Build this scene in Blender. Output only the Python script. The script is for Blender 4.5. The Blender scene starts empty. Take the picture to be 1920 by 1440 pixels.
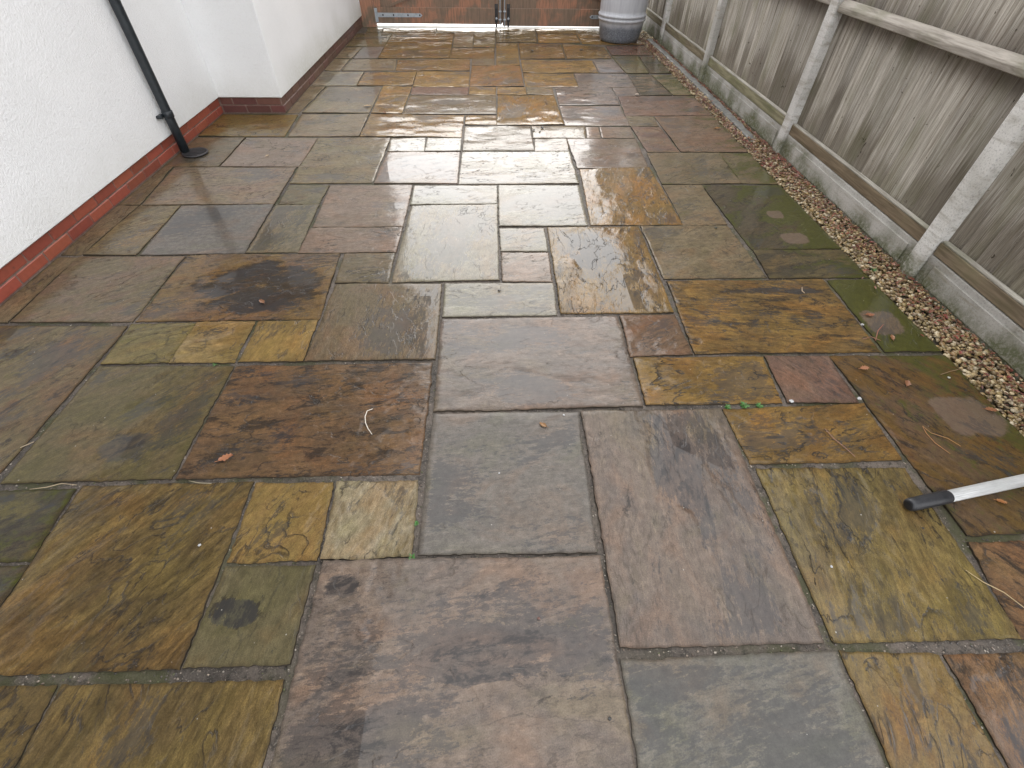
import bpy, bmesh, math, random
import numpy as np
from mathutils import Vector, Matrix

random.seed(7)
S = bpy.context.scene
C = bpy.context.collection
# ------------------------------------------------------------------ camera
W0, H0 = 1920.0, 1440.0
FPX, PITCH, YAW, ROLL, CAMH = 882.84, 0.81398, 0.047755, -0.019302, 1.53
_cp, _sp = math.cos(PITCH), math.sin(PITCH)
_f = np.array([math.sin(YAW) * _cp, math.cos(YAW) * _cp, -_sp])
_r = np.array([math.cos(YAW), -math.sin(YAW), 0.0])
_d = np.cross(_f, _r)
CR = math.cos(ROLL) * _r + math.sin(ROLL) * _d
CD = -math.sin(ROLL) * _r + math.cos(ROLL) * _d
CF = _f
cam = bpy.data.objects.new('camera', bpy.data.cameras.new('camera'))
C.objects.link(cam)
cam.matrix_world = Matrix(((CR[0], -CD[0], -CF[0], 0), (CR[1], -CD[1], -CF[1], 0), (CR[2], -CD[2], -CF[2], CAMH), (0, 0, 0, 1)))
cam.data.sensor_width = 36.0
cam.data.lens = FPX / W0 * 36.0
cam.data.clip_start = 0.02
cam.data.clip_end = 2000
S.camera = cam
# ------------------------------------------------------------------ world, sun, exposure
SUN_EL, SUN_AZ = math.radians(26), math.radians(2)      # azimuth measured from +Y towards +X
w = bpy.data.worlds.new('World'); S.world = w; w.use_nodes = True
nt = w.node_tree; nt.nodes.clear()
sky = nt.nodes.new('ShaderNodeTexSky'); sky.sky_type = 'NISHITA'; sky.sun_disc = False
sky.sun_elevation = SUN_EL; sky.sun_rotation = SUN_AZ; sky.dust_density = 1.0
tc = nt.nodes.new('ShaderNodeTexCoord')
cn = nt.nodes.new('ShaderNodeTexNoise'); cn.inputs['Scale'].default_value = 2.2; cn.inputs['Detail'].default_value = 7
cr = nt.nodes.new('ShaderNodeMapRange'); cr.inputs['From Min'].default_value = .36; cr.inputs['From Max'].default_value = .60
cr.inputs['To Min'].default_value = .75; cr.inputs['To Max'].default_value = 1.0
mx = nt.nodes.new('ShaderNodeMix'); mx.data_type = 'RGBA'
bw = nt.nodes.new('ShaderNodeRGBToBW'); nt.links.new(sky.outputs['Color'], bw.inputs['Color'])
cl = nt.nodes.new('ShaderNodeMix'); cl.data_type = 'RGBA'; cl.blend_type = 'MULTIPLY'; cl.inputs['Factor'].default_value = 1     # thin white cloud lit by the same sky
cl.inputs['B'].default_value = (.15, .152, .155, 1); nt.links.new(bw.outputs['Val'], cl.inputs['A'])
ov = nt.nodes.new('ShaderNodeMix'); ov.data_type = 'RGBA'; ov.blend_type = 'ADD'; ov.inputs['Factor'].default_value = 1
ov.inputs['B'].default_value = (9.5, 9.5, 9.6, 1); nt.links.new(cl.outputs['Result'], ov.inputs['A']); nt.links.new(ov.outputs['Result'], mx.inputs['B'])
bg = nt.nodes.new('ShaderNodeBackground'); bg.inputs['Strength'].default_value = .1
wo = nt.nodes.new('ShaderNodeOutputWorld')
nt.links.new(tc.outputs['Generated'], cn.inputs['Vector']); nt.links.new(cn.outputs['Fac'], cr.inputs['Value'])
nt.links.new(cr.outputs['Result'], mx.inputs['Factor']); nt.links.new(sky.outputs['Color'], mx.inputs['A'])
nt.links.new(mx.outputs['Result'], bg.inputs['Color']); nt.links.new(bg.outputs['Background'], wo.inputs['Surface'])
sun = bpy.data.objects.new('sun', bpy.data.lights.new('sun', 'SUN')); C.objects.link(sun)
sun.data.energy = .5; sun.data.angle = math.radians(47); sun.data.color = (1, .97, .92)
sdir = Vector((math.sin(SUN_AZ) * math.cos(SUN_EL), math.cos(SUN_AZ) * math.cos(SUN_EL), math.sin(SUN_EL)))
sun.rotation_euler = sdir.to_track_quat('Z', 'Y').to_euler()
S.view_settings.view_transform = 'Standard'; S.view_settings.look = 'None'
S.view_settings.exposure = 1.46; S.view_settings.gamma = 1

# ------------------------------------------------------------------ pixel -> place
def ray(px, py):
    return CR * ((px - W0 / 2) / FPX) + CD * ((py - H0 / 2) / FPX) + CF
def g(px, py, z=0.0):                      # the point at height z that the pixel looks at
    d = ray(px, py); t = (z - CAMH) / d[2]
    return d[0] * t, d[1] * t

# ------------------------------------------------------------------ numpy noise
def _hash(ix, iy, seed):
    h = (ix.astype(np.int64) * 374761393 + iy.astype(np.int64) * 668265263 + seed * 1442695041) & 0xFFFFFFFF
    h = ((h ^ (h >> 13)) * 1274126177) & 0xFFFFFFFF
    h = h ^ (h >> 16)
    return (h & 0xFFFF) / 32767.5 - 1.0
def vn(x, y, seed=0):
    x0 = np.floor(x); y0 = np.floor(y); fx = x - x0; fy = y - y0
    u = fx * fx * fx * (fx * (fx * 6 - 15) + 10); v = fy * fy * fy * (fy * (fy * 6 - 15) + 10)
    a = _hash(x0, y0, seed); b = _hash(x0 + 1, y0, seed); c = _hash(x0, y0 + 1, seed); d = _hash(x0 + 1, y0 + 1, seed)
    return (a * (1 - u) + b * u) * (1 - v) + (c * (1 - u) + d * u) * v
def fbm(x, y, seed=0, oct=4, gain=.5):
    s = np.zeros_like(x); a = 1.0; n = 0
    for o in range(oct):
        s += a * vn(x * 2 ** o + 13.7 * o, y * 2 ** o - 7.1 * o, seed + o * 101); n += a; a *= gain
    return s / n
def sst(a, b, x):
    t = np.clip((x - a) / (b - a), 0, 1); return t * t * (3 - 2 * t)

# ------------------------------------------------------------------ materials
class NT:
    def __init__(s, name):
        s.m = bpy.data.materials.new(name); s.m.use_nodes = True
        s.t = s.m.node_tree; s.t.nodes.clear()
        s.out = s.t.nodes.new('ShaderNodeOutputMaterial'); s.p = s.t.nodes.new('ShaderNodeBsdfPrincipled')
        s.t.links.new(s.p.outputs[0], s.out.inputs['Surface'])
    def n(s, typ, **kw):
        nd = s.t.nodes.new('ShaderNode' + typ)
        for k, v in kw.items(): setattr(nd, k, v)
        return nd
    def put(s, sock, v):
        if isinstance(v, bpy.types.NodeSocket): s.t.links.new(v, sock)
        elif isinstance(v, (tuple, list)) and len(v) == 3 and sock.type == 'RGBA': sock.default_value = (*v, 1)
        else: sock.default_value = v
    def attr(s, name, kind='GEOMETRY'):
        return s.n('Attribute', attribute_name=name, attribute_type=kind)
    def coord(s, which='Object'): return s.n('TexCoord').outputs[which]
    def scale(s, vec, sc):
        nd = s.n('VectorMath', operation='MULTIPLY'); s.put(nd.inputs[0], vec); nd.inputs[1].default_value = sc; return nd.outputs[0]
    def addv(s, a, b):
        nd = s.n('VectorMath', operation='ADD'); s.put(nd.inputs[0], a); s.put(nd.inputs[1], b); return nd.outputs[0]
    def noise(s, vec, sc, detail=4, rough=.5, dist=0):
        nd = s.n('TexNoise'); s.put(nd.inputs['Vector'], vec); nd.inputs['Scale'].default_value = sc
        nd.inputs['Detail'].default_value = detail; nd.inputs['Roughness'].default_value = rough; nd.inputs['Distortion'].default_value = dist
        return nd.outputs['Fac']
    def rng(s, v, a, b, c=0., d=1., smooth=True):
        nd = s.n('MapRange'); nd.interpolation_type = 'SMOOTHSTEP' if smooth else 'LINEAR'
        s.put(nd.inputs['Value'], v)
        for k, q in zip(('From Min', 'From Max', 'To Min', 'To Max'), (a, b, c, d)): s.put(nd.inputs[k], q)
        return nd.outputs['Result']
    def math(s, op, a, b=0., clamp=False):
        nd = s.n('Math', operation=op); nd.use_clamp = clamp; s.put(nd.inputs[0], a); s.put(nd.inputs[1], b); return nd.outputs[0]
    def mix(s, f, a, b, mode='MIX'):
        nd = s.n('Mix', data_type='RGBA', blend_type=mode); s.put(nd.inputs['Factor'], f); s.put(nd.inputs['A'], a); s.put(nd.inputs['B'], b)
        return nd.outputs['Result']
    def bump(s, h, dist, strength=1., normal=None):
        nd = s.n('Bump'); s.put(nd.inputs['Height'], h); nd.inputs['Distance'].default_value = dist; s.put(nd.inputs['Strength'], strength)
        if normal is not None: s.put(nd.inputs['Normal'], normal)
        return nd.outputs[0]
    def set(s, **kw):
        for k, v in kw.items(): s.put(s.p.inputs[k.replace('_', ' ')], v)
        return s.m

def slab_material():
    m = NT('wet_riven_sandstone')
    co = m.attr('gco').outputs['Vector']
    c1 = m.attr('c1').outputs['Color']; c2 = m.attr('c2').outputs['Color']
    pr = m.n('SeparateXYZ'); m.put(pr.inputs[0], m.attr('prm').outputs['Vector'])      # dark, film, moss
    dark, filmv, moss = pr.outputs
    pr2 = m.n('SeparateXYZ'); m.put(pr2.inputs[0], m.attr('prm2').outputs['Vector'])   # spot, edge, step
    spot, relief, streak = pr2.outputs
    edge = m.attr('rim').outputs['Fac']
    nA = m.noise(m.scale(co, (1, 1.7, 1)), 4.0, 10, .64, .5)
    nB = m.noise(m.scale(co, (2.2, 9, 1)), 4.5, 7, .66, .5)
    nC = m.noise(co, 260, 3, .7)
    nD = m.noise(m.scale(co, (1, 2.6, 1)), 7.0, 10, .72, .5)
    nM = m.noise(co, 38, 5, .65)
    nF = m.noise(m.scale(co, (1, 1.8, 1)), 85, 5, .7, .3)
    nS = m.noise(m.scale(co, (5, 19, 1)), 4.0, 9, .72, .3)
    film = m.rng(m.math('ADD', filmv, m.math('ADD', m.math('MULTIPLY', m.math('SUBTRACT', nF, .5), 1.5), m.math('ADD', m.math('MULTIPLY', m.math('SUBTRACT', nD, .5), 1.5), m.math('MULTIPLY', m.math('SUBTRACT', nS, .5), 2.4)))), .44, .60)
    # riven layers: the stone splits in thin sheets with ragged edges
    nT = m.noise(m.addv(m.scale(co, (1, 2.1, 1)), (7.3, 1.9, 3.1)), 2.6, 7, .55, .5)
    tv = m.math('MULTIPLY', nT, 9.0); fr = m.math('FRACT', tv)
    keep = m.rng(m.noise(m.addv(co, (3.3, 8.1, .7)), 5.0, 3), .44, .58)
    rise = m.rng(fr, .90, 1.0)
    terr = m.math('ADD', m.math('FLOOR', tv), rise)
    line = m.math('MULTIPLY', m.math('MULTIPLY', m.rng(fr, .76, .93), m.math('MULTIPLY', keep, relief)), m.rng(fr, .999, .975))
    col = m.mix(m.rng(nA, .43, .58), c1, c2)
    nL = m.noise(m.addv(m.scale(co, (1, 1.5, 1)), (1.7, 5.1, 9.2)), 3.1, 6, .6, .8)
    col = m.mix(1.0, col, m.mix(m.rng(nL, .34, .52), (1.10, .97, .88), m.mix(m.rng(nL, .50, .68), (1, 1, 1), (.95, .98, .88))), 'MULTIPLY')
    col = m.mix(m.math('MULTIPLY', line, .88), col, (.018, .014, .010))
    col = m.mix(streak, col, m.mix(1.0, col, m.mix(m.rng(nB, .36, .64), (.42, .40, .38), (1.28, 1.27, 1.24)), 'MULTIPLY'))
    col = m.mix(1.0, col, m.mix(m.rng(nC, .3, .7), (.80, .80, .80), (1.2, 1.2, 1.2)), 'MULTIPLY')
    col = m.mix(1.0, col, m.mix(m.rng(nM, .34, .66), (.84, .83, .82), (1.12, 1.12, 1.12)), 'MULTIPLY')
    # tiny chip shadows painted as dark flecks, then mineral staining set slab by slab
    chip = m.math('MULTIPLY', m.rng(nS, .555, .63), m.math('ADD', .30, m.math('MULTIPLY', dark, .9)))
    col = m.mix(m.math('MULTIPLY', chip, .62), col, (.022, .017, .013))
    col = m.mix(1.0, col, m.mix(m.rng(nS, .36, .45), (1.28, 1.26, 1.22), (1, 1, 1)), 'MULTIPLY')
    thr = m.math('SUBTRACT', .68, m.math('MULTIPLY', dark, .34))
    st = m.rng(m.math('ADD', nD, m.math('MULTIPLY', m.math('SUBTRACT', nF, .5), .22)), thr, m.math('ADD', thr, .10))
    col = m.mix(m.math('MULTIPLY', st, .78), col, (.020, .016, .013))
    # algae and moss
    mo = m.rng(m.math('ADD', moss, m.math('ADD', m.math('MULTIPLY', m.math('SUBTRACT', nA, .5), 1.9), m.math('MULTIPLY', m.math('SUBTRACT', nM, .5), .9))), .34, .66)
    col = m.mix(m.math('MULTIPLY', mo, .8), col, m.mix(nM, (.024, .026, .004), (.084, .088, .009)))
    col = m.mix(m.math('MULTIPLY', m.rng(m.math('ADD', spot, m.math('ADD', m.math('MULTIPLY', m.math('SUBTRACT', nM, .5), .9), m.math('MULTIPLY', m.math('SUBTRACT', nF, .5), .6))), .35, .75), .8), col, m.mix(nM, (.10, .068, .048), (.18, .125, .092)))
    col = m.mix(m.math('MULTIPLY', film, .50), col, (.034, .036, .040))
    col = m.mix(m.math('MULTIPLY', edge, .25), col, (.02, .017, .013))
    # pale grit stuck on the stone
    vor = m.n('TexVoronoi'); m.put(vor.inputs['Vector'], co); vor.inputs['Scale'].default_value = 26
    gr = m.n('SeparateColor'); m.put(gr.inputs[0], vor.outputs['Color'])
    fl = m.math('MULTIPLY', m.math('LESS_THAN', vor.outputs['Distance'], m.math('MULTIPLY', gr.outputs[1], .075)), m.math('GREATER_THAN', gr.outputs[0], .80))
    col = m.mix(m.math('MULTIPLY', fl, .6), col, (.42, .40, .36))
    hgt = m.math('ADD', m.math('MULTIPLY', m.math('ADD', nF, m.math('MULTIPLY', nS, -1.6)), 1.0), m.math('ADD', m.math('MULTIPLY', nB, 1.3), m.math('MULTIPLY', nC, .35)))
    dry = m.math('SUBTRACT', 1.0, film, True)
    nt0 = m.bump(terr, .0026, m.math('MULTIPLY', relief, m.math('ADD', .35, m.math('MULTIPLY', keep, .65))))
    nb = m.bump(hgt, .0030, m.math('MULTIPLY', dry, m.math('ADD', .38, m.math('MULTIPLY', relief, .95))), nt0)
    nc = m.bump(m.math('ADD', m.math('MULTIPLY', nF, .35), m.math('MULTIPLY', nB, 1.3)), .0022, m.math('MULTIPLY', dry, m.math('ADD', .08, m.math('MULTIPLY', relief, .30))), nt0)
    nR = m.noise(m.scale(co, (1, 2.4, 1)), 9, 6, .6)
    cr = m.math('ADD', .006, m.math('MULTIPLY', dry, m.rng(nR, .3, .7, .010, .085)))
    return m.set(Base_Color=col, Roughness=m.math('ADD', .40, m.math('MULTIPLY', dry, .2)), Normal=nb, IOR=1.45,
                 Specular_IOR_Level=.12, Coat_Weight=m.math('SUBTRACT', 1.0, m.math('MULTIPLY', edge, .9)), Coat_IOR=1.33, Coat_Roughness=cr, Coat_Normal=nc)

def simple(name, c1, c2, sc=20, stretch=(1, 1, 1), rough=.6, bump=.002, bsc=None, coat=0., metal=0., detail=5, bstr=.6, spec=.5):
    m = NT(name); co = m.scale(m.coord(), stretch)
    n = m.noise(co, sc, detail, .6)
    nb = m.noise(co, bsc or sc * 4, 5, .65)
    col = m.mix(m.rng(n, .3, .7), c1, c2)
    col = m.mix(1.0, col, m.mix(nb, (.85,) * 3, (1.15,) * 3), 'MULTIPLY')
    kw = dict(Base_Color=col, Roughness=m.rng(n, .2, .8, rough * .85, min(1, rough * 1.15)), Metallic=metal, Specular_IOR_Level=spec)
    if bump: kw['Normal'] = m.bump(nb, bump, bstr)
    if coat: kw['Coat_Weight'] = coat; kw['Coat_Roughness'] = .1
    return m.set(**kw)

def mortar_material():
    m = NT('wet_mortar'); co = m.coord()
    n1 = m.noise(co, 3.0, 5); n2 = m.noise(co, 45, 6, .75); n3 = m.noise(co, 170, 3, .7)
    x = m.n('SeparateXYZ'); m.put(x.inputs[0], co)
    col = m.mix(m.rng(n1, .35, .65), (.080, .068, .058), (.165, .135, .112))
    col = m.mix(m.rng(n2, .46, .66, 0., .85), col, (.030, .027, .023))
    col = m.mix(m.rng(n3, .55, .75), col, (.26, .23, .19))
    green = m.math('MULTIPLY', m.rng(m.noise(co, 5, 4), .47, .60), m.rng(m.math('ABSOLUTE', x.outputs[0]), .1, 1.2))
    col = m.mix(m.math('MULTIPLY', green, .75), col, m.mix(n2, (.025, .030, .008), (.085, .088, .03)))
    hb = m.math('ADD', n2, m.math('MULTIPLY', n3, .4))
    return m.set(Base_Color=col, Roughness=.55, Normal=m.bump(hb, .012, 1.0), Coat_Weight=.12, Coat_Roughness=.35, Specular_IOR_Level=.25)

def render_material():
    m = NT('white_roughcast_render'); co = m.coord()
    n1 = m.noise(m.scale(co, (1, 1, .6)), 130, 4, .6); n2 = m.noise(co, 1.6, 4); n3 = m.noise(co, 35, 4)
    z = m.n('SeparateXYZ'); m.put(z.inputs[0], co)
    col = m.mix(m.rng(n2, .3, .7), (.81, .815, .82), (.86, .865, .87))
    col = m.mix(m.rng(n1, .2, .5, .35, 0.), col, (.68, .68, .67))
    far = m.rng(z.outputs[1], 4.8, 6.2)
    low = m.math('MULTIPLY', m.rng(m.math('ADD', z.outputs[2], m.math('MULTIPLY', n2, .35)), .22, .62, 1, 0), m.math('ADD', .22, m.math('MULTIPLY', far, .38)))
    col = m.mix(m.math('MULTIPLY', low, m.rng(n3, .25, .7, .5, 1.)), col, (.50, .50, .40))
    return m.set(Base_Color=col, Roughness=.85, Normal=m.bump(n1, .007, .8), Specular_IOR_Level=.3)

def brick_material():
    m = NT('plinth_brick'); co = m.coord()
    c = m.attr('c1').outputs['Color']
    n1 = m.noise(co, 30, 5); n2 = m.noise(co, 220, 4, .7); n3 = m.noise(co, 9, 6, .7)
    col = m.mix(1., c, m.mix(n1, (.75,) * 3, (1.25,) * 3), 'MULTIPLY')
    col = m.mix(m.rng(n3, .62, .72, 0, .7), col, (.035, .03, .025))
    return m.set(Base_Color=col, Roughness=.6, Normal=m.bump(n2, .002, .5), Coat_Weight=.25, Coat_Roughness=.3)

def fence_wood():
    m = NT('weathered_fence_wood'); co = m.coord(); ra = m.n('ObjectInfo').outputs['Random']
    off = m.n('CombineXYZ'); m.put(off.inputs[0], m.math('MULTIPLY', ra, 37.))
    v = m.addv(co, off.outputs[0])
    s1 = m.noise(m.scale(v, (20, 20, .55)), 3.0, 6, .65, .2); s2 = m.noise(m.scale(v, (60, 60, .6)), 5, 5, .7)
    s3 = m.noise(v, 3.0, 4); kn = m.noise(m.scale(v, (1, 1, .6)), 26, 4, .6, 1.); s4 = m.noise(m.scale(v, (150, 150, 2.2)), 3, 4, .7)
    z = m.n('SeparateXYZ'); m.put(z.inputs[0], co)
    col = m.mix(m.rng(s1, .32, .68), (.35, .315, .265), (.62, .59, .53))
    col = m.mix(m.rng(s2, .52, .72), col, (.58, .56, .52))
    zz = m.math('ADD', z.outputs[2], m.math('ADD', m.math('MULTIPLY', m.math('SUBTRACT', ra, .5), .34), m.math('MULTIPLY', m.math('SUBTRACT', s2, .5), .5)))
    br = m.math('MULTIPLY', m.rng(zz, .36, .52, 1, 0), .62)
    col = m.mix(br, col, m.mix(s2, (.12, .095, .066), (.23, .19, .138)))
    col = m.mix(m.rng(s1, .28, .40, .65, 0.), col, (.10, .082, .06))
    col = m.mix(m.rng(s2, .34, .46, .55, 0.), col, (.11, .09, .065))
    gn = m.noise(m.scale(v, (1, 1, .45)), 5.0, 5)
    col = m.mix(m.rng(gn, .52, .68, 0., .24), col, (.17, .165, .075))
    col = m.mix(m.rng(kn, .66, .71, 0., .85), col, (.05, .035, .02))
    tp = m.math('MULTIPLY', m.rng(m.math('ADD', z.outputs[2], m.math('MULTIPLY', s2, .22)), .92, 1.06), m.rng(z.outputs[2], 1.18, .98))
    col = m.mix(m.math('MULTIPLY', tp, .6), col, (.085, .06, .045))
    col = m.mix(m.rng(s3, .5, .75, 0., .35), col, (.15, .16, .07))
    col = m.mix(1., col, m.mix(m.rng(s4, .32, .68), (.62, .60, .57), (1.25, 1.25, 1.25)), 'MULTIPLY')
    col = m.mix(1., col, m.mix(ra, (.76,) * 3, (1.16,) * 3), 'MULTIPLY')
    return m.set(Base_Color=col, Roughness=.75, Normal=m.bump(m.math('ADD', s2, m.math('MULTIPLY', s1, .5)), .003, .6), Specular_IOR_Level=.3)

def rail_wood():
    m = NT('pale_rail_wood'); co = m.coord(); ra = m.n('ObjectInfo').outputs['Random']
    off = m.n('CombineXYZ'); m.put(off.inputs[1], m.math('MULTIPLY', ra, 37.)); v = m.addv(co, off.outputs[0])
    s1 = m.noise(m.scale(v, (12, .9, 12)), 3, 6, .65, .5); s2 = m.noise(m.scale(v, (40, 1.2, 40)), 5, 5, .7); s3 = m.noise(v, 2.5, 4)
    c1 = m.attr('c1').outputs['Color']
    col = m.mix(1., c1, m.mix(m.rng(s1, .3, .7), (.55, .53, .51), (1.25, 1.25, 1.25)), 'MULTIPLY')
    col = m.mix(m.rng(s3, .50, .70, 0., .35), col, (.13, .145, .055))
    return m.set(Base_Color=col, Roughness=.75, Normal=m.bump(s2, .003, .6), Specular_IOR_Level=.3)

def concrete_material():
    m = NT('fence_concrete'); co = m.coord()
    n1 = m.noise(co, 4, 5); n2 = m.noise(co, 60, 5, .7); n3 = m.noise(co, 110, 4, .75); nl = m.noise(m.scale(co, (3, 1, 8)), 4, 5)
    z = m.n('SeparateXYZ'); m.put(z.inputs[0], co)
    c1 = m.attr('c1').outputs['Color']
    col = m.mix(1., c1, m.mix(m.rng(n1, .3, .7), (.74, .73, .70), (1.1, 1.1, 1.1)), 'MULTIPLY')
    col = m.mix(m.rng(n3, .36, .50, .7, 0.), col, m.mix(.5, col, (.08, .075, .07)))
    col = m.mix(m.rng(nl, .50, .74, 0., .5), col, (.24, .20, .13))
    lo = m.rng(m.math('ADD', z.outputs[2], m.math('MULTIPLY', m.math('SUBTRACT', n1, .5), .42)), .01, .16, 1., 0.)
    col = m.mix(m.math('MULTIPLY', lo, m.rng(n2, .3, .6, .25, .85)), col, (.085, .10, .03))
    return m.set(Base_Color=col, Roughness=.85, Normal=m.bump(m.math('ADD', n3, n2), .003, .7), Specular_IOR_Level=.25)

def gate_wood():
    m = NT('stained_gate_wood'); co = m.coord(); ra = m.n('ObjectInfo').outputs['Random']
    n1 = m.noise(co, 2.6, 6, .62, .4); n2 = m.noise(m.scale(co, (10, 10, .9)), 4, 5, .65); n3 = m.noise(co, 60, 4)
    off = m.math('ADD', n1, m.math('MULTIPLY', m.math('SUBTRACT', ra, .5), .22))
    col = m.mix(m.rng(off, .46, .60), (.225, .148, .102), (.39, .185, .112))
    col = m.mix(m.rng(n2, .34, .60, .65, 0.), col, (.11, .09, .062))
    col = m.mix(m.rng(n1, .34, .43, .6, 0.), col, (.14, .12, .075))
    return m.set(Base_Color=col, Roughness=.55, Normal=m.bump(n2, .002, .5))

def vcol_material(name, rough=.6, coat=0., bumpd=.001, trans=0.):
    m = NT(name); c = m.attr('c1').outputs['Color']; n = m.noise(m.coord(), 150, 4, .7)
    col = m.mix(1., c, m.mix(n, (.75,) * 3, (1.25,) * 3), 'MULTIPLY')
    kw = dict(Base_Color=col, Roughness=rough, Normal=m.bump(n, bumpd, .6))
    if coat: kw.update(Coat_Weight=coat, Coat_Roughness=.15)
    return m.set(**kw)

def butt_material():
    m = NT('grey_water_butt_plastic'); co = m.coord(); z = m.n('SeparateXYZ'); m.put(z.inputs[0], co)
    n1 = m.noise(co, 4, 6, .7); n2 = m.noise(co, 60, 5, .7); n3 = m.noise(m.scale(co, (6, 6, .6)), 5, 4)
    col = m.mix(m.rng(n3, .3, .7), (.46, .47, .51), (.55, .56, .59))
    wet = m.rng(m.math('ADD', z.outputs[2], m.math('MULTIPLY', m.math('SUBTRACT', n1, .5), .10)), .15, .24, 1., 0.)
    col = m.mix(m.math('MULTIPLY', wet, m.rng(n2, .3, .62, .55, .9)), col, (.085, .10, .125))
    return m.set(Base_Color=col, Roughness=.38, Normal=m.bump(n2, .0006, .3))

M = {}
M['slab'] = slab_material(); M['mortar'] = mortar_material(); M['render'] = render_material(); M['brick'] = brick_material()
M['fence'] = fence_wood(); M['rail'] = rail_wood(); M['concrete'] = concrete_material(); M['gate'] = gate_wood()
M['butt'] = butt_material()
M['gravel'] = vcol_material('wet_gravel', .5, .45); M['leaf'] = vcol_material('dead_leaf', .55, .25); M['weed'] = vcol_material('green_weed', .5, .1)
M['brickmortar'] = simple('plinth_mortar', (.15, .095, .075), (.24, .165, .135), 40, rough=.9, bump=.003)
M['blackpipe'] = simple('black_pipe_paint', (.012, .016, .02), (.020, .026, .031), 30, rough=.38, bump=.0006, bsc=220)
M['iron'] = simple('rusty_black_iron', (.016, .016, .018), (.035, .033, .034), 60, rough=.55, bump=.003, bsc=120, coat=.3)
M['steel'] = simple('galvanised_steel', (.33, .37, .41), (.46, .50, .54), 25, rough=.45, bump=.0006, metal=.35)
M['alu'] = simple('brushed_aluminium', (.66, .68, .69), (.80, .82, .83), 18, (.4, 6, 6), rough=.33, bump=.0004, metal=.55)
M['rubber'] = simple('black_rubber', (.010, .011, .014), (.020, .021, .025), 40, rough=.42, bump=.0012, bsc=160)
M['ground'] = simple('garden_soil', (.05, .04, .028), (.09, .075, .05), 6, rough=.9, bump=.01)
M['drive'] = simple('wet_driveway_concrete', (.34, .33, .31), (.46, .45, .43), 3, rough=.5, bump=.002, coat=1.)
M['roof'] = simple('roof_tile', (.10, .06, .05), (.16, .09, .07), 5, rough=.8, bump=.004)
M['stonegrey'] = simple('old_edging_concrete', (.10, .10, .095), (.21, .205, .19), 14, rough=.75, bump=.006, bsc=60, coat=.3)
M['slabside'] = simple('slab_side', (.035, .028, .020), (.065, .052, .038), 30, rough=.8, bump=.002, spec=.15)
M['bark'] = simple('bark', (.06, .045, .03), (.12, .09, .06), 12, rough=.9, bump=.01)

# ------------------------------------------------------------------ object helpers
def link(name, me, mat=None, parent=None, loc=(0, 0, 0), rot=(0, 0, 0)):
    o = bpy.data.objects.new(name, me); C.objects.link(o)
    o.location = loc; o.rotation_euler = rot
    if mat is not None and me is not None and not me.materials: me.materials.append(mat)
    if parent is not None: o.parent = parent
    return o
def tag(o, label=None, cat=None, group=None, kind=None):
    for k, v in (('label', label), ('category', cat), ('group', group), ('kind', kind)):
        if v: o[k] = v
    return o
def from_bm(bm, name):
    me = bpy.data.meshes.new(name); bm.to_mesh(me); bm.free(); return me
def box_bm(x0, x1, y0, y1, z0, z1, bev=0., seg=1, jit=0.):
    bm = bmesh.new(); bmesh.ops.create_cube(bm, size=1)
    for v in bm.verts:
        v.co = Vector(((x0 + x1) / 2 + v.co.x * (x1 - x0), (y0 + y1) / 2 + v.co.y * (y1 - y0), (z0 + z1) / 2 + v.co.z * (z1 - z0)))
        if jit: v.co += Vector((random.uniform(-jit, jit), random.uniform(-jit, jit), random.uniform(-jit, jit)))
    if bev: bmesh.ops.bevel(bm, geom=list(bm.edges), offset=bev, segments=seg, affect='EDGES', profile=.6)
    return bm
def setcol(me, c, name='c1'):
    a = me.color_attributes.new(name, 'FLOAT_COLOR', 'POINT')
    a.data.foreach_set('color', np.tile(np.array([*c, 1.], np.float32), len(me.vertices)))
def box(name, b, mat, parent=None, bev=0., seg=1, jit=0., col=None, loc=(0, 0, 0), rot=(0, 0, 0)):
    me = from_bm(box_bm(*b, bev, seg, jit), name)
    if col: setcol(me, col)
    return link(name, me, mat, parent, loc, rot)
def smooth(me):
    me.polygons.foreach_set('use_smooth', [True] * len(me.polygons))
def tube_mesh(name, pts, radii, seg=10, cap=True, rib=0.):
    verts, faces = [], []; n = len(pts)
    P = [Vector(p) for p in pts]
    for i, p in enumerate(P):
        t = (P[min(i + 1, n - 1)] - P[max(i - 1, 0)]).normalized()
        up = Vector((0, 0, 1)) if abs(t.z) < .9 else Vector((1, 0, 0))
        a = t.cross(up).normalized(); b = t.cross(a)
        r = radii[i] if hasattr(radii, '__len__') else radii
        for k in range(seg):
            th = 2 * math.pi * k / seg; rr = r * (1 - (rib if k % 2 else 0))
            verts.append(p + a * (math.cos(th) * rr) + b * (math.sin(th) * rr))
    for i in range(n - 1):
        for k in range(seg):
            k2 = (k + 1) % seg; faces.append((i * seg + k, i * seg + k2, (i + 1) * seg + k2, (i + 1) * seg + k))
    if cap:
        faces.append(tuple(reversed(range(seg)))); faces.append(tuple(range((n - 1) * seg, n * seg)))
    me = bpy.data.meshes.new(name); me.from_pydata(verts, [], faces)
    bm = bmesh.new(); bm.from_mesh(me); bmesh.ops.recalc_face_normals(bm, faces=bm.faces); bm.to_mesh(me); bm.free()
    return me
def lathe_mesh(name, prof, seg=48):
    verts, faces = [], []
    for r, z in prof:
        for k in range(seg):
            th = 2 * math.pi * k / seg; verts.append((r * math.cos(th), r * math.sin(th), z))
    for i in range(len(prof) - 1):
        for k in range(seg):
            k2 = (k + 1) % seg; faces.append((i * seg + k, i * seg + k2, (i + 1) * seg + k2, (i + 1) * seg + k))
    faces.append(tuple(reversed(range(seg)))); faces.append(tuple(range((len(prof) - 1) * seg, len(prof) * seg)))
    me = bpy.data.meshes.new(name); me.from_pydata(verts, [], faces); smooth(me); return me

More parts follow.
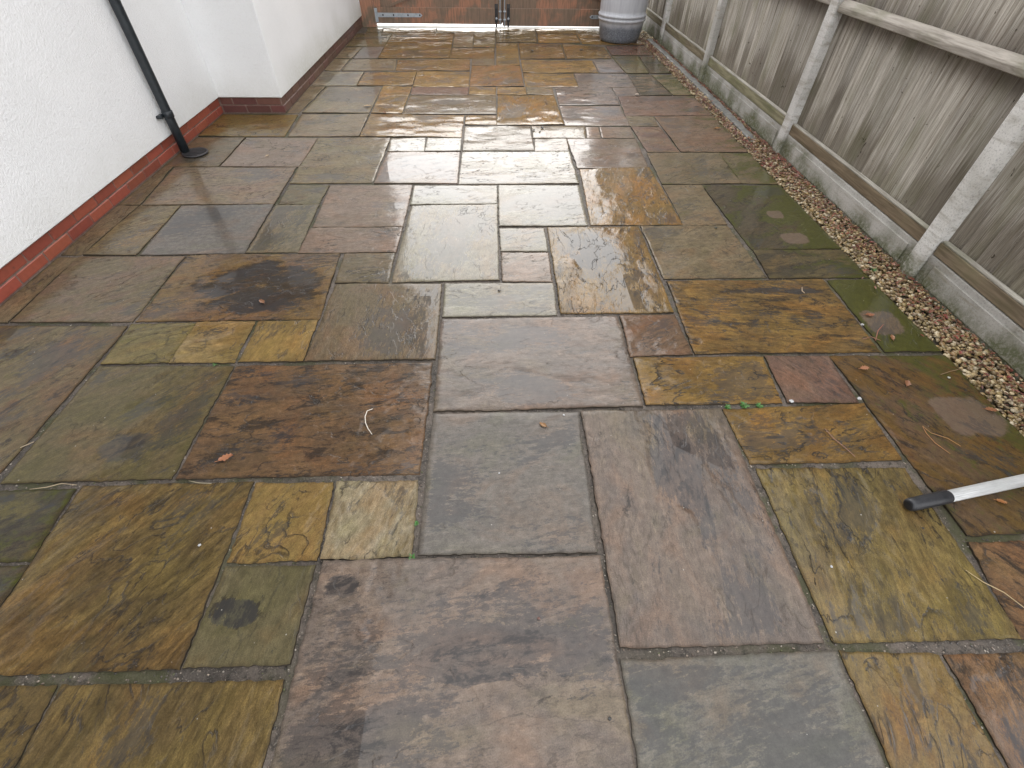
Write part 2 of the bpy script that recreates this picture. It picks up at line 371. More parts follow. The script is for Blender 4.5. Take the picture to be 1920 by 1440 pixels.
# ------------------------------------------------------------------ setting: ground, driveway, patio bed
WALLX, BUMPX, BUMPY, GATEY, FENX = -2.565, -1.985, 5.07, 9.12, 2.415
box('ground', (-150, 150, -150, 150, -.30, -.10), M['ground'])['kind'] = 'structure'
box('driveway', (-30, 30, GATEY + .12, 60, -.098, -.012), M['drive'])['kind'] = 'structure'
bed = box('patio', (WALLX - .05, 2.165, -1.6, GATEY + .118, -.09, -.0075), M['mortar']); bed['kind'] = 'structure'
box('gravel_bed', (2.167, 2.55, -1.6, GATEY + .1, -.09, -.024), M['ground'])['kind'] = 'structure'

# ------------------------------------------------------------------ paving slabs
# colour families: two stone tints, stain amount, relief (m), water film share, grain angle, stretch
FAM = {
 'pb': ((.208, .160, .126), (.165, .132, .110), .22, .0022, .46),   # purple brown
 'gy': ((.172, .150, .128), (.155, .138, .120), .10, .0008, .30),   # smooth grey
 'gg': ((.134, .124, .104), (.146, .134, .112), .05, .0007, .55),   # grey green, smooth
 'bf': ((.245, .180, .090), (.190, .135, .060), .18, .0024, .10),   # buff
 'cr': ((.360, .300, .190), (.260, .200, .110), .22, .0034, .18),   # cream
 'ob': ((.155, .112, .052), (.115, .084, .042), .34, .0030, .10),   # olive brown
 'br': ((.185, .115, .066), (.140, .092, .058), .50, .0042, .08),   # dark brown, rough
 'og': ((.108, .090, .046), (.130, .102, .058), .20, .0014, .35),   # olive green
 'or': ((.215, .138, .056), (.155, .100, .042), .34, .0034, .22),   # orange brown
 'rd': ((.175, .108, .076), (.150, .092, .068), .12, .0018, .15),   # red
 'pk': ((.225, .165, .122), (.190, .140, .100), .12, .0016, .15),   # pinkish
 'pa': ((.270, .245, .190), (.240, .215, .160), .06, .0014, .85),   # pale
 'ba': ((.190, .145, .085), (.150, .115, .065), .16, .0020, .20),   # mid brown
 'dk': ((.085, .065, .035), (.060, .050, .030), .45, .0020, .20),   # dark mossy
}
WX = WALLX + .012
BX = BUMPX + .012
GR = 2.165
SL = []      # (family, TL, TR, BR, BL, options)
def s(f, a, b, c, d, **o): SL.append((f, a, b, c, d, o))
def X(v, p): return ('X', v, p)       # x given in metres, y from the pixel
def Y(p, v): return ('Y', p, v)       # x from the pixel, y given in metres
def XY(p, q): return ('P', p, q)      # x from one pixel, y from another
# nearest rows: corners of the stone itself
s('ob', X(-1.75, (0, 1292)), (104, 1287), Y((60, 1370), -.35), ('M', -1.75, -.35), ang=1.2)
s('ob', (116, 1287), (531, 1278), Y((502, 1400), -.35), Y((75, 1365), -.35), ang=1.35, dark=.22, film=.05, str=.5)
s('pb', (608, 1053), (1124, 1044), Y((1180, 1370), -.42), Y((533, 1329), -.42), ang=.08, film=.50, seed=5)
s('gg', (1167, 1240), (1565, 1222), Y((1640, 1408), -.45), Y((1190, 1410), -.45), ang=.2, film=.75)
s('or', (1578, 1222), (1760, 1229), Y((1840, 1380), -.45), Y((1650, 1390), -.45), ang=1.3, film=.35, c1=(.17, .12, .055))
s('br', (1774, 1229), X(1.9, (1920, 1225)), ('M', 1.9, -.45), Y((1860, 1390), -.45), ang=1.4, film=.15)
s('pb', (1092, 772), (1353, 767), (1545, 1204), (1165, 1213), ang=1.50, film=.40, seed=9)
s('or', (1420, 880), (1696, 878), (1912, 1196), (1563, 1202), ang=1.35, dark=.36, film=.40, lin=.9, str=.45, c1=(.175, .132, .060), c2=(.130, .100, .048))
s('br', (1557, 667), X(GR, (1780, 667)), X(GR, (1814, 1002)), (1814, 1002), ang=2.2, film=.06, c1=(.145, .090, .036), moss=.26, seed=3)
s('br', (1818, 1018), X(GR, (1818, 1018)), X(GR, (1915, 1197)), Y((1905, 1180), g(1915, 1197)[1]), ang=2.4, film=.06)
s('gy', (813, 775), (1083, 773), (1117, 1033), (786, 1038), ang=.1, film=.30)
s('cr', (633, 904), (782, 902), (771, 1042), (604, 1047), ang=1.3)
s('bf', (482, 907), (624, 907), (593, 1049), (429, 1053), ang=.9, c1=(.20, .135, .062), rel=.0034)
s('og', (422, 1064), (587, 1062), (542, 1244), (344, 1249), ang=1.35, c1=(.145, .125, .075), c2=(.125, .108, .064), film=.16)
s('ob', (153, 913), (473, 904), (336, 1253), XY((20, 1120), (0, 1262)), ang=.95, film=.05, dark=.30, rel=.0036, str=.62)
s('dk', X(-1.92, (138, 918)), (138, 918), (55, 1049), X(-1.92, (55, 1049)), ang=.4, moss=.35, c1=(.13, .105, .04))
s('dk', X(-1.92, (49, 1062)), (49, 1062), XY((40, 1075), (0, 1262)), X(-1.92, (0, 1262)), ang=.4, moss=.5)
s('br', (443, 687), (810, 680), (787, 887), (331, 896), ang=.05, seed=4)
s('og', (187, 687), (437, 687), (320, 896), (4, 904), ang=.8, seed=2)
s('og', X(WX, (0, 611)), (238, 612), (0, 884), X(WX, (0, 904)), ang=.9, dark=.45, c1=(.125, .085, .05), moss=.12)
s('bf', (248, 608), (367, 605), (315, 678), (190, 682), ang=.3, c1=(.185, .145, .065), c2=(.14, .115, .05))
s('bf', (370, 604), (477, 603), (438, 678), (318, 679), ang=.3)
s('bf', (485, 602), (595, 600), (567, 677), (448, 677), ang=1.4, c1=(.27, .185, .08))
s('ba', (630, 532), (828, 532), (815, 672), (572, 675), ang=1.45, c1=(.165, .12, .072), film=.5)
s('pa', (834, 532), (1037, 531), (1043, 590), (830, 593), ang=.1)
s('pb', (828, 598), (1157, 593), (1205, 760), (815, 770), ang=.06, film=.36, seed=12)
s('rd', (1163, 592), (1265, 590), (1297, 663), (1183, 667), ang=.5, c1=(.185, .11, .065), c2=(.16, .10, .06), rel=.003)
s('or', (1188, 672), (1430, 668), (1467, 755), (1212, 758), ang=.1, rel=.0042, film=.5, lin=1.)
s('rd', (1435, 668), (1552, 667), (1608, 753), (1477, 753), ang=2.2)
s('or', (1358, 768), (1617, 758), (1689, 860), (1409, 869), ang=.15, rel=.0042, film=.5, lin=1.)
s('or', (1252, 528), (1542, 523), (1650, 658), (1303, 662), ang=2.95, dark=.5, film=.15, str=.5, seed=6)
s('dk', (1552, 525), X(GR, (1638, 523)), X(GR, (1763, 658)), (1660, 658), moss=.75, ang=1., c1=(.105, .085, .03))
# middle rows
s('ba', (148, 482), (345, 480), (247, 602), (20, 603), ang=.6, dark=.3, film=.12, c1=(.165, .115, .075))
s('ba', X(WX, (148, 482)), (143, 482), (14, 603), X(WX, (14, 603)), ang=1.5, dark=.35, moss=.1)
s('br', (352, 480), (637, 475), (598, 597), (255, 602), ang=.2, film=.45, dark=.40, c1=(.175, .115, .055))
s('ba', (647, 475), (740, 473), (728, 528), (630, 529), ang=.3, rel=.003)
s('pa', (772, 385), (932, 383), (935, 524), (735, 528), ang=1.5, film=.85, c1=(.22, .19, .13))
s('pa', (937, 428), (1020, 427), (1027, 470), (940, 471), ang=.3, c1=(.25, .20, .14))
s('pk', (941, 474), (1027, 473), (1035, 527), (943, 527), ang=.3)
s('or', (1027, 426), (1197, 425), (1262, 585), (1053, 587), ang=1.5, film=.62, dark=.45, seed=8)
s('ba', (1202, 424), (1363, 422), (1437, 519), (1245, 522), ang=.4, film=.18, dark=.3)
s('dk', (1413, 468), X(GR, (1582, 468)), X(GR, (1628, 519)), (1443, 521), moss=.2, ang=.3, c1=(.13, .10, .045))
s('dk', (1318, 348), X(GR, (1463, 347)), X(GR, (1575, 465)), (1410, 467), moss=.5, ang=.5)
s('pa', (935, 347), (1085, 347), (1102, 422), (937, 423), ang=.2, film=.95)
s('or', (1088, 317), (1217, 313), (1280, 420), (1108, 421), ang=1.4, c1=(.22, .13, .05), film=.3)
s('ba', (1243, 347), (1315, 347), (1363, 420), (1283, 421), ang=.4, film=.15, moss=.1)
s('pk', (1063, 260), (1192, 260), (1215, 313), (1083, 315), ang=.1)
s('ba', (1213, 286), (1347, 286), (1390, 343), (1242, 345), ang=.5, moss=.12, film=.2)
s('ba', (1348, 287), X(GR, (1403, 287)), X(GR, (1457, 345)), (1393, 343), ang=.5, moss=.3)
s('pa', (777, 347), (932, 347), (932, 382), (770, 383), ang=.1, film=.9)
s('pk', (620, 348), (773, 347), (755, 423), (587, 425), ang=.1)
s('pk', (583, 428), (755, 425), (742, 472), (560, 473), ang=.1, rel=.0032)
s('og', (542, 347), (617, 347), (597, 382), (522, 383), ang=.4, c1=(.16, .14, .085))
s('pa', (518, 385), (597, 383), (558, 472), (462, 473), ang=1.2, c1=(.20, .165, .105), c2=(.17, .14, .085))
s('gy', (340, 385), (512, 383), (458, 475), (263, 477), ang=.2, film=.35)
s('ba', (263, 385), (337, 385), (255, 477), (157, 477), ang=.7, c1=(.19, .14, .07), dark=.25)
s('ba', X(WX, (263, 385)), (258, 385), (152, 477), X(WX, (152, 477)), ang=1.4, dark=.3)
s('pk', (328, 313), (555, 313), (513, 382), (267, 383), ang=.1, c1=(.20, .15, .095), film=.15)
s('ba', X(WX, (328, 313)), (323, 313), (262, 383), X(WX, (262, 383)), ang=1.4, dark=.3)
s('pk', (463, 258), (595, 258), (560, 312), (413, 312), ang=.1)
s('ba', X(WX, (460, 258)), (459, 258), (409, 312), X(WX, (409, 312)), ang=.2, moss=.12)
s('cr', (598, 258), (732, 258), (698, 342), (543, 343), ang=.2, c1=(.21, .165, .085), c2=(.17, .13, .07), dark=.25, film=.12)
s('pa', (733, 260), (798, 258), (795, 283), (728, 283), ang=.2, rel=.003)
s('pa', (802, 258), (865, 258), (863, 282), (797, 283), ang=.2, rel=.003)
s('pk', (727, 285), (862, 284), (857, 343), (702, 343), ang=.4, film=.95, rel=.001)
s('pa', (867, 284), (1067, 284), (1085, 343), (860, 344), ang=.02, film=.8, rel=.003, c1=(.21, .175, .12))
s('ba', (872, 236), (993, 236), (1002, 282), (868, 282), ang=.03, rel=.0034, film=.25)
s('ba', (997, 236), (1097, 236), (1098, 258), (1000, 258), ang=.1)
s('ba', (1003, 259), (1062, 260), (1067, 283), (1003, 283), ang=.1)
# far rows
s('or', X(WX, (558, 215)), (558, 215), (533, 255), X(WX, (533, 255)), ang=.05, moss=.25, c1=(.165, .115, .045))
s('ba', (566, 214), (692, 213), (672, 255), (540, 255), ang=.1, moss=.1)
s('or', (696, 213), (870, 215), (865, 256), (675, 256), ang=3.05, rel=.0042, film=.2)
s('or', (874, 216), (930, 216), (931, 233), (872, 233), ang=.2, rel=.0036)
s('or', (934, 178), (1038, 178), (1057, 233), (932, 234), ang=1.4, c1=(.205, .12, .038))
s('pb', (1049, 199), (1162, 199), (1180, 235), (1060, 235), ang=.05, moss=.1, rel=.0032)
s('pb', (1041, 163), (1145, 163), (1162, 196), (1049, 196), ang=.05, rel=.0034, dark=.5)
s('ba', (1173, 218), (1225, 218), (1235, 236), (1181, 236), ang=.1)
s('rd', (1160, 181), X(GR, (1310, 180)), X(GR, (1340, 216)), (1173, 216), ang=.05, film=.3, dark=.4)
s('rd', (1228, 218), X(GR, (1340, 217)), X(GR, (1400, 285)), (1277, 284), ang=.2, c1=(.18, .115, .075), c2=(.15, .095, .06))
s('rd', (1184, 238), (1237, 238), (1274, 284), (1214, 284), ang=.2, c1=(.19, .125, .08))
s('pk', (1124, 238), (1181, 238), (1190, 258), (1129, 258), ang=.2)
s('pk', (1099, 238), (1121, 238), (1126, 258), (1101, 258), ang=.2)
s('ba', X(BX, (612, 162)), (610, 162), (560, 211), X(BX, (560, 211)), ang=.2, dark=.3)
s('pa', (614, 162), (716, 162), (692, 211), (567, 211), ang=.2, c1=(.21, .165, .10), c2=(.18, .145, .09))
s('or', (719, 162), (772, 162), (753, 212), (696, 212), ang=.3, rel=.004)
s('ba', (769, 178), (930, 178), (930, 213), (756, 213), ang=.05, moss=.12, rel=.003)
s('rd', (774, 163), (879, 163), (877, 177), (770, 177), ang=.05)
s('or', (783, 134), (880, 134), (879, 162), (775, 162), ang=.05)
s('or', (885, 123), (975, 123), (982, 161), (881, 161), ang=.7, c1=(.19, .105, .045))
s('or', (881, 163), (930, 163), (929, 177), (879, 177), ang=.1)
s('or', (933, 163), (985, 163), (987, 177), (933, 177), ang=.1)
s('ba', (988, 163), (1035, 163), (1038, 177), (989, 177), ang=.1, moss=.25)
s('or', (981, 138), (1074, 138), (1084, 162), (986, 162), ang=.05, dark=.4)
s('pb', (1077, 138), (1175, 138), (1190, 163), (1086, 163), ang=.05, dark=.5)
s('pb', (1148, 165), (1191, 165), (1199, 179), (1158, 180), ang=.1, dark=.4)
s('dk', (1177, 139), (1219, 140), (1260, 178), (1201, 178), ang=.1, c1=(.15, .105, .065))
s('ba', (1222, 140), X(GR, (1268, 140)), X(GR, (1305, 178)), (1263, 178), ang=.3, moss=.3)
s('og', (1146, 104), (1195, 105), (1217, 137), (1175, 137), ang=.1, moss=.4)
s('dk', (1198, 105), X(GR, (1235, 107)), X(GR, (1266, 137)), (1220, 137), ang=.1)
s('ba', X(BX, (656, 111)), (655, 111), (637, 132), X(BX, (637, 132)), ang=.3)
s('ba', (660, 111), (743, 111), (740, 132), (641, 132), ang=.3, c1=(.19, .15, .09))
s('pa', X(BX, (683, 135)), (682, 135), (667, 160), X(BX, (667, 160)), ang=.3, c1=(.20, .16, .10))
s('or', (685, 135), (781, 134), (773, 160), (670, 160), ang=.1)
s('or', (746, 111), (881, 111), (880, 132), (742, 132), ang=.05, c1=(.16, .10, .045))
s('ba', X(BX, (679, 88)), (679, 88), (659, 109), X(BX, (659, 109)), ang=.3)
s('gy', (681, 88), (720, 88), (707, 109), (662, 109), ang=.3)
s('or', (737, 62), (851, 62), (842, 109), (709, 109), ang=.1, c1=(.155, .10, .038), film=.3)
s('ba', (853, 62), (888, 62), (886, 88), (849, 88), ang=.1)
s('ba', (890, 62), (929, 62), (928, 88), (888, 88), ang=.1, c1=(.17, .12, .05))
s('or', (848, 90), (927, 90), (926, 109), (843, 109), ang=.1, c1=(.135, .085, .035))
s('ba', (885, 110), (927, 110), (927, 122), (885, 122), ang=.1)
s('or', (931, 81), (970, 81), (974, 122), (931, 122), ang=.1, c1=(.165, .11, .045))
s('ob', (930, 54), (1002, 54), (1007, 79), (931, 79), ang=.1)
s('or', (973, 81), (1051, 82), (1060, 110), (976, 110), ang=.1, dark=.45, c1=(.15, .095, .04))
s('or', (977, 112), (1109, 113), (1121, 136), (981, 136), ang=.1, moss=.15)
s('pb', (1112, 113), (1147, 111), (1172, 136), (1124, 136), ang=.1)
s('or', (1054, 82), (1132, 87), (1146, 109), (1063, 110), ang=.1, c1=(.16, .10, .045))
s('ob', (1004, 54), (1204, 55), (1206, 63), (1007, 63), ang=.1)
s('or', (1008, 64), (1080, 64), (1088, 80), (1010, 80), ang=.1)
s('or', (1083, 64), X(GR, (1195, 65)), X(GR, (1200, 84)), (1092, 82), ang=.1)
s('rd', (1136, 86), X(GR, (1197, 86)), X(GR, (1215, 103)), (1147, 103), ang=.1, c1=(.15, .085, .055))
s('ob', (720, 53), (818, 53), (817, 61), (717, 61), ang=.1)
s('ob', (820, 53), (928, 53), (928, 61), (819, 61), ang=.1)
s('og', (690, 52), (718, 53), (715, 61), (686, 61), ang=.1)
s('og', X(BX, (684, 62)), (735, 62), (721, 87), X(BX, (678, 87)), ang=.1)

# puddles: pixel of the centre, half sizes (m), depth (m)
PUD = [((490, 535), .34, .24, .0055), ((440, 1148), .085, .055, .0050), ((230, 840), .10, .09, .003), ((1110, 470), .16, .26, .004),
       ((640, 1100), .06, .035, .004), ((1255, 860), .10, .24, .003), ((1470, 545), .26, .035, .003), ((1300, 640), .05, .04, .003), ((1560, 345), .05, .05, .0),
       ((400, 625), .10, .05, .003), ((800, 305), .25, .16, .004), ((1290, 885), .06, .3, .003), ((960, 1230), .30, .07, .003), ((640, 1390), .20, .06, .003)]
PUDW = [(*g(*p), a, b, d) for p, a, b, d in PUD]
# clean square marks left on the mossy stones by the fence: pixel, half sizes
SPOT = [((1454, 402), .050, .050), ((1492, 447), .075, .06), ((1655, 605), .085, .085), ((1815, 778), .115, .10), ((1590, 378), .0, .0)]
SPOTW = [(*g(*p), a, b) for p, a, b in SPOT if a > 0]

def corner(c):
    if len(c) == 2: return g(*c)
    k, a, b = c
    if k == 'X': return a, g(*b)[1]
    if k == 'Y': return g(*a)[0], b
    if k == 'P': return g(*a)[0], g(*b)[1]
    return a, b

POLY = []
def make_slab(i, fam, cs, o):
    P = np.array([corner(c) for c in cs])                 # TL TR BR BL
    cx, cy = P.mean(0)
    P = P + np.sign(P - [cx, cy]) * .0038
    POLY.append(P.copy())
    seed = o.get('seed', 0) * 1000 + i * 37 + 11
    rnd = random.Random(seed)
    lx = (np.linalg.norm(P[1] - P[0]) + np.linalg.norm(P[2] - P[3])) / 2
    ly = (np.linalg.norm(P[3] - P[0]) + np.linalg.norm(P[2] - P[1])) / 2
    dist = math.hypot(cx, cy)
    res = .0075 if dist < 1.6 else (.011 if dist < 2.6 else (.017 if dist < 4.2 else .028))
    def axis(l):
        e = [0, .003 / l, .009 / l]
        n = max(4, int(l / res))
        return np.array(e + list(np.linspace(.02 / l, 1 - .02 / l, n)) + [1 - q for q in reversed(e)])
    U = axis(lx); V = axis(ly); nu, nv = len(U), len(V)
    u, v = np.meshgrid(U, V)                               # v = 0 at the top edge
    u = u.ravel(); v = v.ravel()
    xy = (P[0] * ((1 - u) * (1 - v))[:, None] + P[1] * (u * (1 - v))[:, None] + P[2] * (u * v)[:, None] + P[3] * ((1 - u) * v)[:, None])
    x, y = xy[:, 0].copy(), xy[:, 1].copy()
    du = np.minimum(u, 1 - u) * lx; dv = np.minimum(v, 1 - v) * ly
    # hand-cut edges: the outline wanders by a few millimetres
    wob = .0042 if dist < 5 else .003
    wx = wob * (fbm(y * 9 + seed, np.sign(u - .5) * 5.0 + seed * .3, seed, 4) + .6 * vn(y * 60, u * 0 + seed, seed)) * np.exp(-du / .02)
    wy = wob * (fbm(x * 9 - seed, np.sign(v - .5) * 5.0 - seed * .3, seed + 5, 4) + .6 * vn(x * 60, v * 0 + seed, seed + 9)) * np.exp(-dv / .02)
    x += wx; y += wy
    c1, c2, dk, rel, fil = FAM[fam]
    c1 = o.get('c1', c1); c2 = o.get('c2', c2); dk = o.get('dark', dk); rel = o.get('rel', rel); fil = o.get('film', fil)
    ang = o.get('ang', 0.) + rnd.uniform(-.1, .1)
    ca, sa = math.cos(ang), math.sin(ang)
    gx = ca * (x - cx) + sa * (y - cy); gy = -sa * (x - cx) + ca * (y - cy)
    ox, oy = rnd.uniform(0, 50), rnd.uniform(0, 50)
    wpx = gx + .05 * fbm(gx * 5 + ox, gy * 5 + oy, seed + 40, 3); wpy = gy + .05 * fbm(gx * 5 - oy, gy * 5 + ox, seed + 41, 3)
    n1 = fbm(wpx * 2.3 + ox, wpy * 5.2 + oy, seed, 5, .52)
    K = 5.0
    a = n1 * K; fl = np.floor(a); fr = a - fl
    terr = (fl + sst(.80, 1.0, fr)) / K
    step = sst(.72, .84, fr) * (1 - sst(.97, 1.0, fr)) * sst(.0011, .0028, np.full_like(fr, rel))
    h = rel * (2.1 * terr + .35 * n1) + rel * .16 * fbm(gx * 16, gy * 34, seed + 3, 4, .6)
    h += .0014 * fbm((x - cx) * 1.6 + ox, (y - cy) * 1.6, seed + 8, 2)
    pud = np.zeros_like(h)
    for (qx, qy, ra, rb, dp) in PUDW:
        if abs(qx - cx) > lx / 2 + .02 or abs(qy - cy) > ly / 2 + .02 or dp == 0: continue
        rr = ((x - qx) / ra) ** 2 + ((y - qy) / rb) ** 2 + .7 * fbm(x * 9, y * 9, seed + 21, 4)
        pud = np.maximum(pud, dp * sst(1.3, .5, rr))
    h -= pud
    lev = np.quantile(h, min(.9, fil * .72)) if fil > 0 else h.min() - 1
    edge = sst(.0, .05, np.minimum(du, dv))
    film = np.clip(.5 + (lev - h) / (rel * 1.3 + .0006), 0, 1) * (.25 + .75 * edge)
    z = np.maximum(h, lev)
    z -= z.mean()
    tiltx, tilty = rnd.uniform(-.0018, .0018), rnd.uniform(-.0018, .0018)
    z += tiltx * (x - cx) / lx * 2 + tilty * (y - cy) / ly * 2
    m = np.minimum(du, dv)
    z -= .0013 * (1 - sst(0, .006, m)) + .0008 * (1 - sst(0, .03, m)) * (.5 + fbm(x * 20, y * 20, seed + 2, 3))
    film = film * sst(.004, .012, m)
    # moss grows towards the fence and gate
    mo = np.full_like(h, o.get('moss', 0.) * .75)
    mo += .36 * sst(1.7, 2.12, x) + .12 * sst(.03, .0, m) * sst(.2, 1.2, np.abs(x)) 
    sp = np.zeros_like(h)
    for (qx, qy, ra, rb) in SPOTW:
        sp = np.maximum(sp, sst(1.45, .75, (np.abs((x - qx) / ra) ** 3.5 + np.abs((y - qy) / rb) ** 3.5) ** (1 / 3.5) + .25 * fbm(x * 14, y * 14, seed + 31, 3)))
    nt_ = len(x)
    verts = np.zeros((nt_, 3)); verts[:, 0] = x - cx; verts[:, 1] = y - cy; verts[:, 2] = z
    idx = np.arange(nt_).reshape(nv, nu)
    q = np.stack([idx[1:, :-1], idx[1:, 1:], idx[:-1, 1:], idx[:-1, :-1]], -1).reshape(-1, 4)
    rim = np.concatenate([idx[0, :], idx[1:, -1], idx[-1, -2::-1], idx[-2:0:-1, 0]])
    top = verts[rim].copy(); low = top.copy(); low[:, 2] = -.03
    ti = nt_ + np.arange(len(rim)); li = ti + len(rim)
    sk = np.stack([ti, np.roll(ti, -1), np.roll(li, -1), li], -1)
    allv = np.vstack([verts, top, low]); faces = np.vstack([q, sk])
    me = bpy.data.meshes.new('paving_slab')
    me.vertices.add(len(allv)); me.vertices.foreach_set('co', allv.astype(np.float32).ravel())
    me.loops.add(len(faces) * 4); me.loops.foreach_set('vertex_index', faces.astype(np.int32).ravel())
    me.polygons.add(len(faces)); me.polygons.foreach_set('loop_start', np.arange(len(faces), dtype=np.int32) * 4)
    me.polygons.foreach_set('use_smooth', np.ones(len(faces), bool))
    me.update(calc_edges=True)
    pad = lambda r: np.concatenate([r, r[rim], r[rim]]).astype(np.float32)
    def vec(name, a, b, c):
        at = me.attributes.new(name, 'FLOAT_VECTOR', 'POINT')
        at.data.foreach_set('vector', np.stack([pad(a), pad(b), pad(c)], -1).ravel())
    one = np.ones_like(h)
    at = me.attributes.new('rim', 'FLOAT', 'POINT'); at.data.foreach_set('value', pad(1 - sst(.002, .008, m)))
    vec('gco', gx, gy, one * rnd.uniform(0, 40)); vec('prm', one * dk + .55 * np.clip(pud / .005, 0, 1), film, mo); vec('prm2', sp, one * o.get('lin', min(1., .15 + rel / .0036) * (.45 if fam in ('pb', 'gy', 'gg') else .8)), one * o.get('str', .18))  # puddles stained darker: wet silt, plus their dark reflection put into the colour
    j = rnd.uniform(.90, 1.10) * .70 * (1 + .32 * float(sst(3.6, 5.8, np.array(cy)))) * (1.22 if fam in ('or', 'ob', 'bf') else 1.08)  # far rows brightened: the gate's reflected sheen put into the stone colour
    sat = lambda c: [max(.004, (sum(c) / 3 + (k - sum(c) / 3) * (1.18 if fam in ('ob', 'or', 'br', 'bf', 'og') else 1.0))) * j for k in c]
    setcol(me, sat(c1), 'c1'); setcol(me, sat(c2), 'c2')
    me.materials.append(M['slab']); me.materials.append(M['slabside'])
    me.polygons.foreach_set('material_index', np.concatenate([np.zeros(len(q), np.int32), np.ones(len(sk), np.int32)]))
    link('paving_slab', me, None, bed, (cx, cy, .0))
for i, (f, a, b, c, d, o) in enumerate(SL): make_slab(i, f, (a, b, c, d), o)

# ------------------------------------------------------------------ house
house = tag(link('house', None), 'white roughcast house wall on a red brick plinth with a stepped-out bay', 'house')
RF = .014
PH = .132
UPZ = 1.17
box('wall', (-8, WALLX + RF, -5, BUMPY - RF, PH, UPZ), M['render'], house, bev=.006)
M['cladding'] = simple('dark_hung_tiles', (.045, .034, .026), (.080, .058, .042), 6, (1, 1, 4), rough=.7, bump=.004)
box('upper_cladding', (-8, WALLX + RF + .02, -5, BUMPY - RF - .001, UPZ + .002, 5.195), M['cladding'], house, bev=.004)
box('bay_wall', (-8, BUMPX + RF, BUMPY - RF, GATEY + .06, PH, 5.2), M['render'], house, bev=.006)
bm = bmesh.new()
pts = [(-8.3, -5.3), (BUMPX + .38, -5.3), (BUMPX + .38, GATEY + .3), (-8.3, GATEY + .3)]
bot = [bm.verts.new((x, y, 5.2)) for x, y in pts]; mid = [bm.verts.new((x, y, 5.38)) for x, y in pts]
r1 = bm.verts.new((-5.2, -5.3, 7.4)); r2 = bm.verts.new((-5.2, GATEY + .3, 7.4))
bm.faces.new(bot[::-1])
for k in range(4): bm.faces.new((bot[k], bot[(k + 1) % 4], mid[(k + 1) % 4], mid[k]))
bm.faces.new((mid[1], mid[2], r2, r1)); bm.faces.new((mid[3], mid[0], r1, r2)); bm.faces.new((mid[0], mid[1], r1)); bm.faces.new((mid[2], mid[3], r2))
link('roof', from_bm(bm, 'roof'), M['roof'], house)
pl = box('plinth', (-7.9, WALLX - .006, -5, BUMPY - .006, -.08, PH - .002), M['brickmortar'], house)
pl2 = box('plinth', (-7.9, BUMPX - .006, BUMPY + .006, GATEY + .05, -.08, PH - .002), M['brickmortar'], house)
def bricks(parent, axis, fixed, a, b, base, dark=0.):
    for c in range(2):
        z0 = .004 + c * .066; z1 = z0 + .057
        t = a - (.11 if c else 0)
        while t < b - .03:
            t0, t1 = max(t, a), min(t + .215, b)
            if t1 - t0 > .03:
                k = random.uniform(.80, 1.15); col = (base[0] * k, base[1] * k * random.uniform(.9, 1.1), base[2] * k)
                pr = random.uniform(-.0015, .0015)
                bb = (fixed - .06, fixed + pr, t0, t1, z0, z1) if axis == 'y' else (t0, t1, fixed + pr, fixed + .06, z0, z1)
                box('brick', bb, M['brick'], parent, bev=.0035, jit=.0012, col=col)
            t += .225
bricks(pl, 'y', WALLX, -.9, BUMPY - .004, (.255, .060, .034))
bricks(pl2, 'x', BUMPY, WALLX + .006, BUMPX, (.120, .044, .034))
bricks(pl2, 'y', BUMPX, BUMPY + .008, GATEY, (.125, .062, .044))

# ------------------------------------------------------------------ downpipe and gully cover
dp = tag(link('downpipe', None, loc=(-2.50, 4.09, 0)), 'black round downpipe fixed to the white wall above the plinth', 'downpipe')
me = tube_mesh('pipe', [(0, 0, .008), (0, 0, .25), (0, 0, 1.), (0, 0, 2.5), (0, 0, 5.0)], .034, 28); smooth(me); link('pipe', me, M['blackpipe'], dp)
me = tube_mesh('collar', [(0, 0, .262), (0, 0, .266), (0, 0, .305), (0, 0, .309)], [.036, .0395, .0395, .036], 28); smooth(me); link('collar', me, M['blackpipe'], dp)
br = box('bracket', (-.046, -.018, -.085, -.03, .272, .296), M['blackpipe'], dp, bev=.004)
me = tube_mesh('bolt', [(-.046, -.078, .284), (-.004, -.078, .284)], [.011, .011], 10); link('bolt', me, M['blackpipe'], br)
box('bracket', (-.046, -.018, .03, .075, .272, .296), M['blackpipe'], dp, bev=.004)
dc = link('gully_cover', lathe_mesh('gully_cover', [(.098, .002), (.100, .009), (.094, .013), (.086, .0135), (.084, .009), (.02, .0085)], 40), M['iron'], None, (-2.418, 4.075, 0.0))
tag(dc, 'round black iron gully cover at the foot of the downpipe', 'drain cover')
for k in range(5):
    box('grate_bar', (-.070, .070, -.056 + k * .028 - .005, -.056 + k * .028 + .005, .0088, .0125), M['iron'], dc, bev=.0015)

